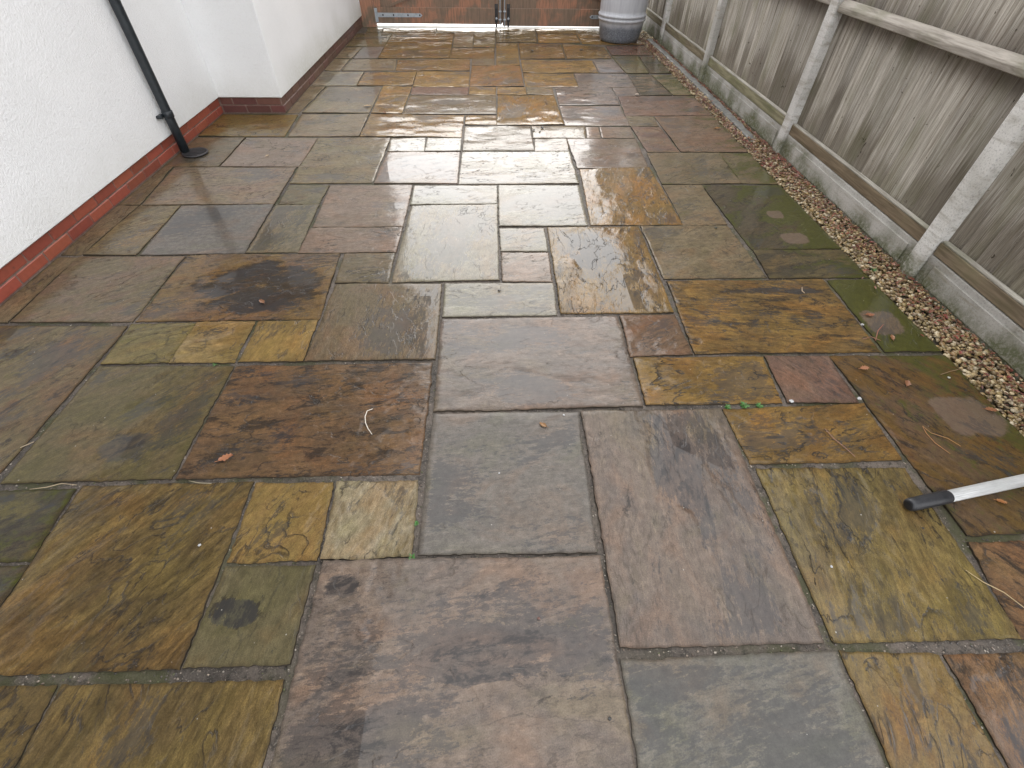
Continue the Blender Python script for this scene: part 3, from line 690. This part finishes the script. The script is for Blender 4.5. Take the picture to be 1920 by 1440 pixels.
# ------------------------------------------------------------------ fence
fence = tag(link('fence', None, loc=(0, 0, 0)), 'weathered grey timber fence with concrete posts and gravel boards', 'fence')
POSTY = [.40, 2.281, 4.105, 6.20, 8.08, 9.3]
GBT = .172
for k, yy in enumerate(POSTY):
    c = random.uniform(.60, .68)
    if k == 1: c = .78
    me = from_bm(box_bm(FENX - .024, FENX + .075, yy - .050, yy + .050, -.08, 1.86, .007, 2), 'concrete_post')
    setcol(me, (c, c * .985, c * .95)); link('concrete_post', me, M['concrete'], fence)
FX = FENX + .036                                           # face of the boards
for k in range(len(POSTY) - 1):
    y0, y1 = POSTY[k] + .054, POSTY[k + 1] - .054
    lift = .0 if k < 2 else .014
    gt = GBT - .012 + lift + random.uniform(-.003, .003)
    c = random.uniform(.47, .54)
    me = from_bm(box_bm(FENX, FENX + .045, y0 - .03, y1 + .03, -.08, gt, .008, 2), 'gravel_board')
    # the posts are slotted, the board ends sit in them: keep the ends short of the post faces
    for vv in me.vertices: vv.co.y = min(max(vv.co.y, y0), y1)
    setcol(me, (c, c * .975, c * .92)); gb = link('gravel_board', me, M['concrete'], fence)
    # a raised panel line cast in the face of the board
    box('cast_face', (FENX - .006, FENX - .0005, y0 + .06, y1 - .06, .012, gt - .035), M['concrete'], gb, bev=.004, col=(c * .96, c * .93, c * .87))
    rc = [(.25, .195, .135), (.215, .165, .108), (.26, .24, .15), (.21, .175, .115), (.20, .17, .105)][k]
    pan = box('fence_panel', (FX - .036, FX - .002, y0 + .004, y1 - .004, gt + .002, gt + .072), M['rail'], fence, bev=.005, seg=2, jit=.002, col=rc)
    box('ledge', (FX - .034, FX - .002, y0 + .004, y1 - .004, gt + .0725, gt + .084), M['rail'], pan, bev=.003, col=(.40, .38, .33))
    # counter rail half way up, with a weathered top slope
    for zc in (.955 + lift, 1.62 + lift):
        bm = bmesh.new()
        prof = [(FX - .002, zc), (FX - .050, zc + .004), (FX - .052, zc + .040), (FX - .030, zc + .066), (FX - .002, zc + .072)]
        A = [bm.verts.new((x, y0 + .004, z + random.uniform(-.003, .003))) for x, z in prof]; B = [bm.verts.new((x, y1 - .004, z + random.uniform(-.003, .003))) for x, z in prof]
        bm.faces.new(A); bm.faces.new(B[::-1])
        for q in range(5): bm.faces.new((A[q], B[q], B[(q + 1) % 5], A[(q + 1) % 5]))
        bmesh.ops.recalc_face_normals(bm, faces=bm.faces)
        bmesh.ops.bevel(bm, geom=[e for e in bm.edges], offset=.004, segments=1, affect='EDGES')
        me = from_bm(bm, 'rail'); setcol(me, (.40, .365, .32)); link('rail', me, M['rail'], pan)
    nb = 16; wy_ = (y1 - y0) / nb
    for b in range(nb):
        ya = y0 + b * wy_; yb = ya + wy_ * 1.14
        yb = min(yb, y1)
        bm = bmesh.new(); t0 = random.uniform(0, .002)
        # feather-edge board: thick on one edge, tapering to the other, lapped over its neighbour
        prof = [(ya, FX + t0 + .0135), (yb, FX + t0 - .0005), (yb, FX + t0 + .007), (ya, FX + t0 + .028)]
        zt = 1.80 + random.uniform(-.004, .004)
        A = [bm.verts.new((x, y, gt + .001)) for y, x in prof]; B = [bm.verts.new((x, y, zt)) for y, x in prof]
        bm.faces.new(A); bm.faces.new(B[::-1])
        for q in range(4): bm.faces.new((A[q], B[q], B[(q + 1) % 4], A[(q + 1) % 4]))
        bmesh.ops.recalc_face_normals(bm, faces=bm.faces)
        link('board', from_bm(bm, 'board'), M['fence'], pan)

# ------------------------------------------------------------------ the house next door, which the wet paving mirrors
M['nbrick'] = simple('neighbour_brick', (.10, .05, .028), (.17, .085, .045), 8, rough=.85, bump=.004)
M['glass'] = simple('dark_window_glass', (.02, .025, .03), (.03, .035, .04), 3, rough=.08, bump=0)
M['upvc'] = simple('white_window_frame', (.75, .75, .74), (.8, .8, .79), 5, rough=.4, bump=0)
nh = tag(link('neighbour_house', None, loc=(0, 0, 0)), 'brown brick neighbouring house behind the fence, mirrored in the wet paving', 'house')
NX, NY0, NY1, NE = 3.35, 4.9, 17.0, 5.0
box('wall', (NX, 10, NY0, NY1, -.1, NE), M['nbrick'], nh)
bm = bmesh.new()
v_ = [bm.verts.new(p) for p in [(NX - .3, NY0 - .25, NE - .04), (NX - .3, NY1, NE - .04), (10.3, NY1, NE - .04), (10.3, NY0 - .25, NE - .04), (6.7, NY0 - .25, NE + 2.4), (6.7, NY1, NE + 2.4)]]
for f_ in ((0, 1, 5, 4), (2, 3, 4, 5), (0, 4, 3), (1, 2, 5), (0, 3, 2, 1)): bm.faces.new([v_[k] for k in f_])
bmesh.ops.recalc_face_normals(bm, faces=bm.faces); link('roof', from_bm(bm, 'roof'), M['roof'], nh)
for yy in (7.2, 11.4):
    wn = box('window', (NX - .012, NX + .02, yy, yy + 1.1, 3.0, 4.2), M['upvc'], nh, bev=.004)
    box('pane', (NX - .016, NX - .0125, yy + .08, yy + 1.02, 3.08, 4.12), M['glass'], wn)

# ------------------------------------------------------------------ gates
gp = tag(link('gate_post', from_bm(box_bm(-1.985, -1.775, GATEY - .02, GATEY + .10, -.05, 1.55, .006, 2), 'gate_post'), M['gate']), 'brown timber gate post against the end of the white wall', 'gate post')
GZ = 1.40
def gate_leaf(x0, x1, label, hinge_left):
    r = tag(link('gate_leaf', None, loc=(x0, GATEY, 0)), label, 'gate', 'pair of timber gates closing the patio')
    L = x1 - x0
    nb = int(round(L / .105)); wv = L / nb
    for b in range(nb):
        bx = b * wv
        box('board', (bx - .0006, bx + wv + .0006, .022 + random.uniform(0, .0035), .044 + random.uniform(0, .002), .062, GZ), M['gate'], r, bev=.003)
    box('bottom_rail', (0, L, -.002, .021, .037 if hinge_left else .018, .238), M['gate'], r, bev=.004, jit=.001)
    if hinge_left: box('cover_strip', (L - .05, L + .035, .0475, .062, .05, GZ), M['gate'], r, bev=.002)
    box('middle_rail', (0, L, -.002, .021, .70, .82), M['gate'], r, bev=.004)
    box('top_rail', (0, L, -.002, .021, 1.26, GZ - .004), M['gate'], r, bev=.004)
    for xa in (0, L - .10): box('stile', (xa + .001, xa + .099, -.001, .021, .2395, .6985), M['gate'], r, bev=.003); box('stile', (xa + .001, xa + .099, -.001, .021, .8215, 1.2585), M['gate'], r, bev=.003)
    # diagonal brace rising from the hinge side
    xa, xb = (.16, L * .82) if hinge_left else (L - .16, L * .18)
    w2 = .10
    bm = bmesh.new()
    q = [(xa, .242), (xa + w2 * (1 if hinge_left else -1), .242), (xb, .695), (xb - w2 * (1 if hinge_left else -1), .695)]
    A = [bm.verts.new((x, .0, z)) for x, z in q]; B = [bm.verts.new((x, .0205, z)) for x, z in q]
    bm.faces.new(A); bm.faces.new(B[::-1])
    for k in range(4): bm.faces.new((A[k], B[k], B[(k + 1) % 4], A[(k + 1) % 4]))
    bmesh.ops.recalc_face_normals(bm, faces=bm.faces); link('brace', from_bm(bm, 'brace'), M['gate'], r)
    hx = .02 if hinge_left else L - .02; sg = 1 if hinge_left else -1
    bm = bmesh.new(); Ls = .70
    q = [(hx, .115), (hx + sg * (Ls - .03), .118), (hx + sg * Ls, .142), (hx + sg * (Ls - .03), .166), (hx, .170)]
    A = [bm.verts.new((x, -.0085, z)) for x, z in q]; B = [bm.verts.new((x, -.0025, z)) for x, z in q]
    bm.faces.new(A); bm.faces.new(B[::-1])
    for k in range(5): bm.faces.new((A[k], B[k], B[(k + 1) % 5], A[(k + 1) % 5]))
    bmesh.ops.recalc_face_normals(bm, faces=bm.faces); hs = link('hinge_strap', from_bm(bm, 'hinge_strap'), M['steel'], r)
    for t in (.10, .26, .48, .66):
        me = tube_mesh('bolt', [(hx + sg * t, -.0086, .143), (hx + sg * t, -.013, .143)], [.012, .009], 10); link('bolt', me, M['iron'], hs)
    box('hinge_plate', (hx - .022, hx + .022, -.0145, -.009, .055, .225), M['steel'], hs, bev=.001)
    # drop bolts on the meeting edge
    ex = L - .012 if hinge_left else .012
    rod = link('drop_bolt', tube_mesh('drop_bolt', [(ex - sg * .018, -.016, .012), (ex - sg * .018, -.016, .55)], .008, 10), M['steel'], r)
    for zc in (.10, .20, .46):
        box('staple', (ex - sg * .018 - .022, ex - sg * .018 + .022, -.026, -.0025, zc - .009, zc + .009), M['steel'], rod, bev=.003)
    fb = link('foot_bolt', tube_mesh('foot_bolt', [(ex - sg * .075, -.022, .008), (ex - sg * .075, -.022, .10), (ex - sg * .075, -.022, .105), (ex - sg * .075, -.022, .24)], [.014, .014, .010, .010], 12), M['iron'], r)
    box('bolt_plate', (ex - sg * .075 - .025, ex - sg * .075 + .025, -.0085, -.0025, .07, .29), M['iron'], fb, bev=.002)
    bm = bmesh.new(); bmesh.ops.create_uvsphere(bm, u_segments=12, v_segments=8, radius=.017); me = from_bm(bm, 'knob'); smooth(me)
    link('knob', me, M['steel'], fb, (ex - sg * .075, -.034, .115))
    return r
gate_leaf(-1.770, .172, 'left-hand brown timber gate leaf with a long steel strap hinge', True)
gate_leaf(.182, 2.25, 'right-hand brown timber gate leaf partly behind the grey water butt', False)

# ------------------------------------------------------------------ water butt
prof = [(.10, .0), (.255, .0), (.272, .010), (.284, .05), (.302, .14), (.313, .205), (.318, .238), (.330, .243), (.336, .256), (.330, .270), (.317, .276), (.317, .283),
        (.331, .288), (.338, .302), (.331, .316), (.318, .322), (.320, .36), (.322, .50), (.318, .75), (.330, .775), (.330, .80), (.312, .82), (.295, .90), (.28, .93), (.10, .945)]
wb = tag(link('water_butt', None, loc=(1.858, 8.315, .003)), 'grey plastic water butt with ribbed bands by the gate', 'water butt')
link('barrel', lathe_mesh('barrel', prof, 64), M['butt'], wb)
link('lid', lathe_mesh('lid', [(.10, .946), (.292, .946), (.300, .955), (.296, .975), (.25, .99), (.05, .998)], 48), M['butt'], wb)

# ------------------------------------------------------------------ pole with rubber end
a = np.array([1.463, .792]); b = np.array([2.02, .892]); L2 = np.linalg.norm(b - a); ang = math.atan2(b[1] - a[1], b[0] - a[0])
pole = tag(link('pole', None, loc=(a[0], a[1], .0268), rot=(0, 0, ang)), 'ribbed aluminium pole with a black rubber end on the wet paving', 'pole')
R0 = .0215
pts = [(.10, 0, 0), (.102, 0, 0), (.50, 0, 0), (.86, 0, 0)]
link('tube', tube_mesh('tube', pts, [R0 * .98, R0, R0, R0], 44, True, .045), M['alu'], pole)
me = tube_mesh('rubber_end', [(.0, 0, 0), (.002, 0, 0), (.007, 0, 0), (.018, 0, 0), (.12, 0, 0), (.168, 0, 0), (.172, 0, 0)], [R0 * .70, R0 * .86, R0 * 1.02, R0 * 1.10, R0 * 1.12, R0 * 1.12, R0 * 1.06], 32); smooth(me)
link('rubber_end', me, M['rubber'], pole)

# ------------------------------------------------------------------ old edging strip lying in the gravel
bm = bmesh.new(); NY = 70; rows = []
for i in range(NY + 1):
    yy = 4.35 + (8.35 - 4.35) * i / NY
    xm = 2.312 + .028 * math.sin((yy - 4.3) * .75) + random.uniform(-.003, .003); hw = .036 + random.uniform(-.005, .005)
    zz = .012 + random.uniform(-.002, .003) - (.014 if i < 2 else 0)
    rows.append([bm.verts.new((xm - hw - .008, yy, -.03)), bm.verts.new((xm - hw, yy, zz - .004)), bm.verts.new((xm - hw * .6, yy, zz + random.uniform(-.002, .003))), bm.verts.new((xm + hw * .5, yy, zz + random.uniform(-.002, .003))), bm.verts.new((xm + hw, yy, zz - .003)), bm.verts.new((xm + hw + .008, yy, -.03))])
for i in range(NY):
    for k in range(5): bm.faces.new((rows[i][k], rows[i][k + 1], rows[i + 1][k + 1], rows[i + 1][k]))
bm.faces.new(rows[0][::-1]); bm.faces.new(rows[-1])
bmesh.ops.recalc_face_normals(bm, faces=bm.faces)
tag(link('edging_strip', from_bm(bm, 'edging_strip'), M['stonegrey']), 'long thin grey edging strip in the leaf litter along the fence', 'edging')

# ------------------------------------------------------------------ gravel and leaf litter (uncountable)
ico_v, ico_f = None, None
bm = bmesh.new(); bmesh.ops.create_icosphere(bm, subdivisions=1, radius=1)
ico_v = np.array([v.co[:] for v in bm.verts]); ico_f = np.array([[v.index for v in f.verts] for f in bm.faces]); bm.free()
rg = np.random.default_rng(5)
def scatter(name, n, pos, size, cols, mat, flat=.62, jitter=.18):
    NV = len(ico_v); V = np.zeros((n, NV, 3)); 
    sc = size[:, None] * rg.uniform([.75, .75, flat * .7], [1.35, 1.05, flat * 1.2], (n, 3))
    base = ico_v[None] * (1 + rg.uniform(-jitter, jitter, (n, NV, 1))) * sc[:, None, :]
    th = rg.uniform(0, 6.283, n); tl = rg.uniform(-.5, .5, n)
    c, s_ = np.cos(tl)[:, None], np.sin(tl)[:, None]
    y_ = base[..., 1] * c - base[..., 2] * s_; z_ = base[..., 1] * s_ + base[..., 2] * c; x_ = base[..., 0]
    c, s_ = np.cos(th)[:, None], np.sin(th)[:, None]
    V[..., 0] = x_ * c - y_ * s_ + pos[:, None, 0]; V[..., 1] = x_ * s_ + y_ * c + pos[:, None, 1]; V[..., 2] = z_ + pos[:, None, 2]
    F = (ico_f[None] + (np.arange(n) * NV)[:, None, None]).reshape(-1, 3)
    me = bpy.data.meshes.new(name)
    me.vertices.add(n * NV); me.vertices.foreach_set('co', V.astype(np.float32).ravel())
    me.loops.add(len(F) * 3); me.loops.foreach_set('vertex_index', F.astype(np.int32).ravel())
    me.polygons.add(len(F)); me.polygons.foreach_set('loop_start', np.arange(len(F), dtype=np.int32) * 3); me.update(calc_edges=True)
    smooth(me)
    at = me.color_attributes.new('c1', 'FLOAT_COLOR', 'POINT')
    at.data.foreach_set('color', np.repeat(np.hstack([cols, np.ones((n, 1))]), NV, axis=0).astype(np.float32).ravel())
    o = link(name, me, mat); o['kind'] = 'stuff'; return o
# loose grit and crumbled mortar lying in the joints
n = 90000
gp_ = np.stack([rg.uniform(WALLX + .01, GR - .002, n), -.35 + 4.6 * rg.random(n) ** 1.25], -1)
ins = np.zeros(n, bool)
for P in POLY:
    c_ = np.ones(n, bool)
    for k in range(4):
        a_, b_ = P[k], P[(k + 1) % 4]                       # clockwise: inside lies to the right
        c_ &= ((b_[0] - a_[0]) * (gp_[:, 1] - a_[1]) - (b_[1] - a_[1]) * (gp_[:, 0] - a_[0])) < .0009 * np.linalg.norm(b_ - a_)
    ins |= c_
gp_ = gp_[~ins][:7500]; n = len(gp_)
pos = np.hstack([gp_, rg.uniform(-.0085, -.0055, (n, 1))])
pal = np.array([(.20, .16, .13), (.28, .23, .18), (.11, .09, .075), (.06, .05, .045), (.34, .30, .25), (.10, .11, .04), (.16, .12, .09), (.045, .04, .035)])
gr_ = scatter('joint_grit', n, pos, rg.uniform(.0012, .0040, n), pal[rg.integers(0, len(pal), n)] * rg.uniform(.6, 1.1, (n, 1)), M['gravel'])
gr_.parent = bed
n = 11000
py = 9.0 - 9.4 * rg.random(n) ** .8
pos = np.stack([rg.uniform(2.172, FENX - .002, n), py, rg.uniform(-.022, .004, n)], -1)
pal = np.array([(.30, .22, .11), (.36, .29, .17), (.42, .36, .25), (.22, .15, .075), (.26, .20, .12), (.16, .12, .075), (.46, .42, .34), (.24, .19, .09)])
cols = pal[rg.integers(0, len(pal), n)] * rg.uniform(.65, 1.3, (n, 1)) * np.array([[1.08, 1.0, .85]])
tag(scatter('gravel', n, pos, rg.uniform(.0065, .0145, n), cols, M['gravel']), 'wet buff gravel strip between the paving and the fence', 'gravel')

def leaf_batch(n, P, size, pal, seed=1):
    """curled dead leaves, each a folded strip of eight faces"""
    r = np.random.default_rng(seed); verts, faces, cols = [], [], []
    outl = [(-.5, 0), (-.3, .20), (.0, .30), (.3, .20), (.5, 0.)]
    for i in range(n):
        a = r.uniform(0, 6.283); sx = size * r.uniform(.6, 1.3); curl = r.uniform(.1, .9); tx, ty = r.uniform(-.35, .35, 2); nar = r.uniform(.45, 1.)
        b0 = len(verts); c = pal[r.integers(0, len(pal))] * r.uniform(.65, 1.15)
        for (lx, ly) in outl:
            for sgn in (-1, 0, 1):
                x = lx * sx; y = ly * sgn * sx * nar * r.uniform(.8, 1.2); z = abs(y) * curl + .25 * sx * curl * (abs(lx) * 2) ** 2 * .5
                z += x * tx + y * ty
                verts.append((P[i][0] + x * math.cos(a) - y * math.sin(a), P[i][1] + x * math.sin(a) + y * math.cos(a), P[i][2] + z + .002)); cols.append((*c, 1))
        for k in range(4):
            for q in range(2): faces.append((b0 + k * 3 + q, b0 + k * 3 + q + 1, b0 + k * 3 + q + 4, b0 + k * 3 + q + 3))
    me = bpy.data.meshes.new('leaves'); me.from_pydata(verts, [], faces)
    at = me.color_attributes.new('c1', 'FLOAT_COLOR', 'POINT'); at.data.foreach_set('color', np.array(cols, np.float32).ravel()); smooth(me)
    return me
LP = np.array([(.20, .075, .040), (.26, .11, .065), (.15, .055, .035), (.30, .16, .09), (.12, .05, .03), (.22, .05, .035)])
n1, n2, n3 = 2200, 1150, 300
p1 = np.stack([np.where(rg.random(n1) < .55, rg.normal(2.225, .028, n1), rg.normal(2.382, .018, n1)), rg.uniform(3.6, 8.4, n1), np.full(n1, .006)], -1)
p2 = np.stack([rg.normal(2.33, .07, n2), rg.uniform(.7, 4.4, n2), np.full(n2, .008)], -1)
p3 = np.stack([rg.normal(2.12, .16, n3), rg.normal(7.75, .28, n3), np.full(n3, .008)], -1)
PP = np.vstack([p1, p2, p3]); PP[:, 0] = np.clip(PP[:, 0], 1.6, FENX - .02)
o = link('leaf_litter', leaf_batch(len(PP), PP, .024, LP, 3), M['leaf']); tag(o, 'red-brown dead leaf litter scattered along the gravel by the fence', 'leaf litter', kind='stuff')

# ------------------------------------------------------------------ single fallen leaves
def oak_leaf(name, L, col, seed):
    r = random.Random(seed); n = 9; verts, faces = [], []
    for i in range(n):
        t = i / (n - 1); w = L * .33 * math.sin(math.pi * min(1, t * .92 + .06)) ** .8 * (1.0 if i % 2 else .62)
        zc = .10 * L * math.sin(t * 3.1) * r.uniform(.6, 1.2)
        for sgn in (-1, -.5, 0, .5, 1):
            verts.append(((t - .5) * L, sgn * w * r.uniform(.9, 1.1), .0015 + zc * .3 + abs(sgn) ** 1.6 * L * r.uniform(.04, .14)))
    for i in range(n - 1):
        for k in range(4): a0 = i * 5 + k; faces.append((a0, a0 + 1, a0 + 6, a0 + 5))
    b0 = len(verts)       # stalk
    for (x, z) in ((-.5 * L, .002), (-.78 * L, .004)):
        for (dy, dz) in ((-.0012, 0), (.0012, 0), (0, .002)): verts.append((x, dy, z + dz))
    for k in range(3): faces.append((b0 + k, b0 + (k + 1) % 3, b0 + 3 + (k + 1) % 3, b0 + 3 + k))
    me = bpy.data.meshes.new(name); me.from_pydata(verts, [], faces); setcol(me, col); smooth(me); return me
LEAVES = [((425, 860), .060, (.42, .17, .10), .5, 'pinkish-brown oak leaf on the rough dark brown slab left of centre'),
          ((492, 567), .050, (.30, .14, .09), 2.4, 'brown leaf at the tip of the puddle in the dark slab'),
          ((502, 293), .045, (.52, .36, .26), 1.0, 'pale curled leaf on the pinkish slab near the downpipe'),
          ((690, 200), .085, (.50, .34, .24), .3, 'largest pale curled leaf on the joint before the wall bay'),
          ((721, 212), .055, (.32, .15, .09), 2.0, 'small brown leaf just right of the large pale curled leaf'),
          ((1018, 798), .040, (.34, .17, .07), 2.5, 'thin tan leaf on the smooth grey centre slab'),
          ((1620, 692), .050, (.45, .20, .13), .1, 'pink-brown leaf on the mossy slab corner by the red slab'),
          ((1672, 634), .045, (.34, .15, .08), 1.2, 'small brown leaf below the clean mark on the mossy slab'),
          ((1630, 592), .055, (.33, .13, .08), .0, 'red-brown leaf left of the clean mark on the mossy slab'),
          ((1857, 770), .055, (.34, .14, .08), -.2, 'red-brown leaf beside the large clean mark near the gravel'),
          ((1876, 942), .040, (.38, .15, .05), -.4, 'orange-brown leaf just below the aluminium pole'),
          ((1345, 242), .075, (.38, .19, .08), .2, 'orange leaf near the gravel on the far reddish slab'),
          ((915, 89), .060, (.55, .25, .15), .6, 'orange leaf on the paving in front of the left gate'),
          ((1062, 95), .060, (.45, .24, .14), 1.6, 'orange leaf on the paving left of the water butt'),
          ((1013, 88), .050, (.42, .30, .20), .2, 'pale leaf on the dark far slab before the gates'),
          ((689, 46), .090, (.40, .20, .16), .8, 'reddish leaf at the foot of the brown gate post'),
          ((1700, 720), .050, (.30, .13, .08), .9, 'dark red leaf on the gravel edge of the mossy corner slab'),
          ]
for k, (p, L, c, r, lab) in enumerate(LEAVES):
    x, y = g(*p)
    tag(link('fallen_leaf', oak_leaf('fallen_leaf', L * .85, [c[0] * .72, c[1] * .72, c[2] * .55], k), M['leaf'], None, (x, y, .003), (0, 0, r)), lab, 'leaf', 'single fallen leaves on the paving')

# ------------------------------------------------------------------ twigs, needles, string
def strand(name, pix, rad, col, lab, cat, z=.004):
    P = [(*g(*p), z + rad) for p in pix]; x0, y0, _ = P[0]
    Q = []
    for i in range(len(P) - 1):
        for t in (0, .33, .66): 
            a_, b_ = np.array(P[i]), np.array(P[i + 1]); Q.append(tuple(a_ * (1 - t) + b_ * t))
    Q.append(P[-1])
    Q = [(q[0] - x0, q[1] - y0, q[2]) for q in Q]
    me = tube_mesh(name, Q, [rad * (.55 + .45 * math.sin(math.pi * (i + .7) / (len(Q) + .4))) for i in range(len(Q))], 6); setcol(me, col); smooth(me)
    return tag(link(name, me, M['leaf'], None, (x0, y0, 0)), lab, cat)
strand('string', [(700, 768), (689, 772), (685, 783), (686, 795), (691, 806), (698, 816)], .0020, (.70, .64, .55), 'curved white piece of string on the rough dark brown slab', 'string')
strand('pine_needle', [(1728, 800), (1736, 815), (1752, 832), (1780, 852)], .0011, (.42, .20, .07), 'left straight orange needle of the V above the pole', 'needle')
strand('pine_needle', [(1728, 800), (1744, 813), (1775, 823), (1800, 838)], .0011, (.42, .22, .08), 'right bent orange needle of the V above the pole', 'needle')
strand('twig', [(1545, 805), (1562, 824), (1582, 840), (1602, 858)], .0018, (.25, .13, .09), 'straight reddish twig on the orange-brown riven slab', 'twig')
strand('twig', [(1762, 704), (1780, 698), (1805, 692)], .0020, (.22, .14, .08), 'brown twig lying across the mossy slab edge to the gravel', 'twig')
strand('twig', [(1640, 640), (1645, 622), (1655, 610)], .0022, (.30, .11, .07), 'red twig standing at the joint by the mossy slab', 'twig')
strand('twig', [(1617, 637), (1632, 633), (1650, 640)], .0018, (.28, .13, .08), 'short brown twig lying over the joint below the red twig', 'twig')
strand('twig', [(40, 841), (52, 836), (66, 830)], .0020, (.34, .27, .18), 'pale twig on the joint at the left edge of the frame', 'twig')
strand('dry_stem', [(58, 919), (90, 915), (118, 908), (146, 911)], .0018, (.34, .27, .17), 'pale dry stem along the wide joint at the left', 'stem')
strand('dry_stem', [(355, 903), (375, 907), (398, 908)], .0016, (.30, .26, .17), 'short pale stem on the dark joint left of centre', 'stem')
strand('dry_stem', [(1808, 1070), (1840, 1092), (1880, 1112), (1925, 1146)], .0016, (.42, .32, .17), 'long thin straw stem at the right edge below the pole', 'stem')
strand('twig', [(1503, 540), (1503, 547), (1508, 551)], .0018, (.55, .42, .28), 'tiny pale hooked twig on the orange-brown slab by the moss', 'twig')

# droppings and small stones on the slabs
def pebble(p, r, col, lab):
    bm = bmesh.new(); bmesh.ops.create_icosphere(bm, subdivisions=2, radius=r * .8)
    for v in bm.verts: v.co *= random.uniform(.70, 1.15); v.co.z *= .5; v.co.x *= 1.15
    me = from_bm(bm, 'pebble'); setcol(me, [min(.42, q * .75) for q in col]); x, y = g(*p)
    tag(link('pebble', me, M['gravel'], None, (x, y, r * .5 + .001)), lab, 'pebble', 'loose small stones on the paving')
for p, r, c, lab in [((936, 546), .010, (.035, .025, .02), 'dark brown pebble on the pale cream slab'), ((1342, 428), .009, (.02, .035, .02), 'dark green pebble on the brown slab beside the mossy slab'),
                     ((1017, 241), .018, (.03, .025, .02), 'dark pebble, the largest of three on the middle joint'), ((1001, 245), .013, (.03, .025, .02), 'dark pebble, leftmost of three on the middle joint'),
                     ((1012, 248), .010, (.03, .025, .02), 'dark pebble, lowest of three on the middle joint'), ((998, 97), .024, (.03, .022, .016), 'dark clod on the far paving before the right gate'),
                     ((1090, 95), .022, (.035, .025, .018), 'dark clod on the far paving left of the water butt'), ((375, 1023), .006, (.75, .74, .70), 'white chip on the large olive-brown slab at left'),
                     ((1558, 1063), .0055, (.75, .74, .72), 'white chip on the olive slab left of the pole'), ((936, 888), .0045, (.75, .74, .72), 'white chip on the smooth grey centre slab'),
                     ((1057, 779), .0055, (.75, .74, .72), 'white chip at the top of the smooth grey centre slab'), ((1143, 1348), .006, (.02, .018, .015), 'dark seed on the large bottom centre slab'),
                     ((1730, 991), .005, (.02, .015, .012), 'dark seed on the olive slab below the rubber end'), ((1778, 709), .008, (.62, .58, .48), 'pale round pebble on the green moss near the gravel'),
                     ((1610, 749), .011, (.72, .66, .60), 'pale flat stone on the joint below the red slab'), ((1483, 754), .011, (.70, .66, .60), 'pale stone at the lower left corner of the red slab'),
                     ((1616, 610), .010, (.68, .64, .55), 'pale sliver of stone on the joint by the mossy slab'), ((1194, 179), .022, (.60, .45, .36), 'pale stone on the far reddish paving by the fence'),
                     ((1010, 1160), .0055, (.16, .07, .05), 'small reddish seed on the large bottom centre slab'), ((1620, 387), .022, (.05, .045, .045), 'dark grey stone lying on the gravel strip')]:
    pebble(p, r, c, lab)

# weeds in the joints
def weed(p, R1, nl, lab, seed):
    r = random.Random(seed); verts, faces, cols = [], [], []
    for i in range(nl):
        a = r.uniform(0, 6.283); L = R1 * .72 * r.uniform(.5, 1.1); up = r.uniform(.15, .9); w_ = L * .16; ca, sa = math.cos(a), math.sin(a); b0 = len(verts)
        c = (r.uniform(.04, .07), r.uniform(.11, .20), r.uniform(.02, .045), 1)
        for t, ww in ((0, .3), (.5, 1.), (1., .15)):
            zz = L * up * math.sin(t * 1.8) * .7 + .001
            for sgn in (-1, 1): verts.append((ca * L * t - sa * w_ * ww * sgn, sa * L * t + ca * w_ * ww * sgn, zz)); cols.append(c)
        for k in range(2): faces.append((b0 + 2 * k, b0 + 2 * k + 1, b0 + 2 * k + 3, b0 + 2 * k + 2))
    me = bpy.data.meshes.new('weed'); me.from_pydata(verts, [], faces)
    at = me.color_attributes.new('c1', 'FLOAT_COLOR', 'POINT'); at.data.foreach_set('color', np.array(cols, np.float32).ravel())
    x, y = g(*p); tag(link('weed', me, M['weed'], None, (x, y, -.006)), lab, 'weed', 'small weeds growing in the joints')
weed((1365, 763), .022, 40, 'green weed tuft, leftmost of three in the joint right of centre', 1)
weed((1396, 760), .030, 60, 'green weed tuft, middle and largest of three in the joint', 2)
weed((1424, 760), .024, 45, 'green weed tuft, rightmost of three in the joint right of centre', 3)
weed((402, 683), .018, 16, 'bright green seedling in the joint left of centre', 4)
weed((780, 981), .014, 40, 'dark green moss tuft in the joint left of the grey slab', 5)
weed((772, 1044), .018, 40, 'dark green moss tuft at the joint crossing below the cream slab', 6)
weed((1204, 444), .020, 16, 'small seedling in the joint at the dark puddled slab', 7)
weed((1639, 507), .030, 30, 'green weed in the gravel beside the nearest concrete post', 8)
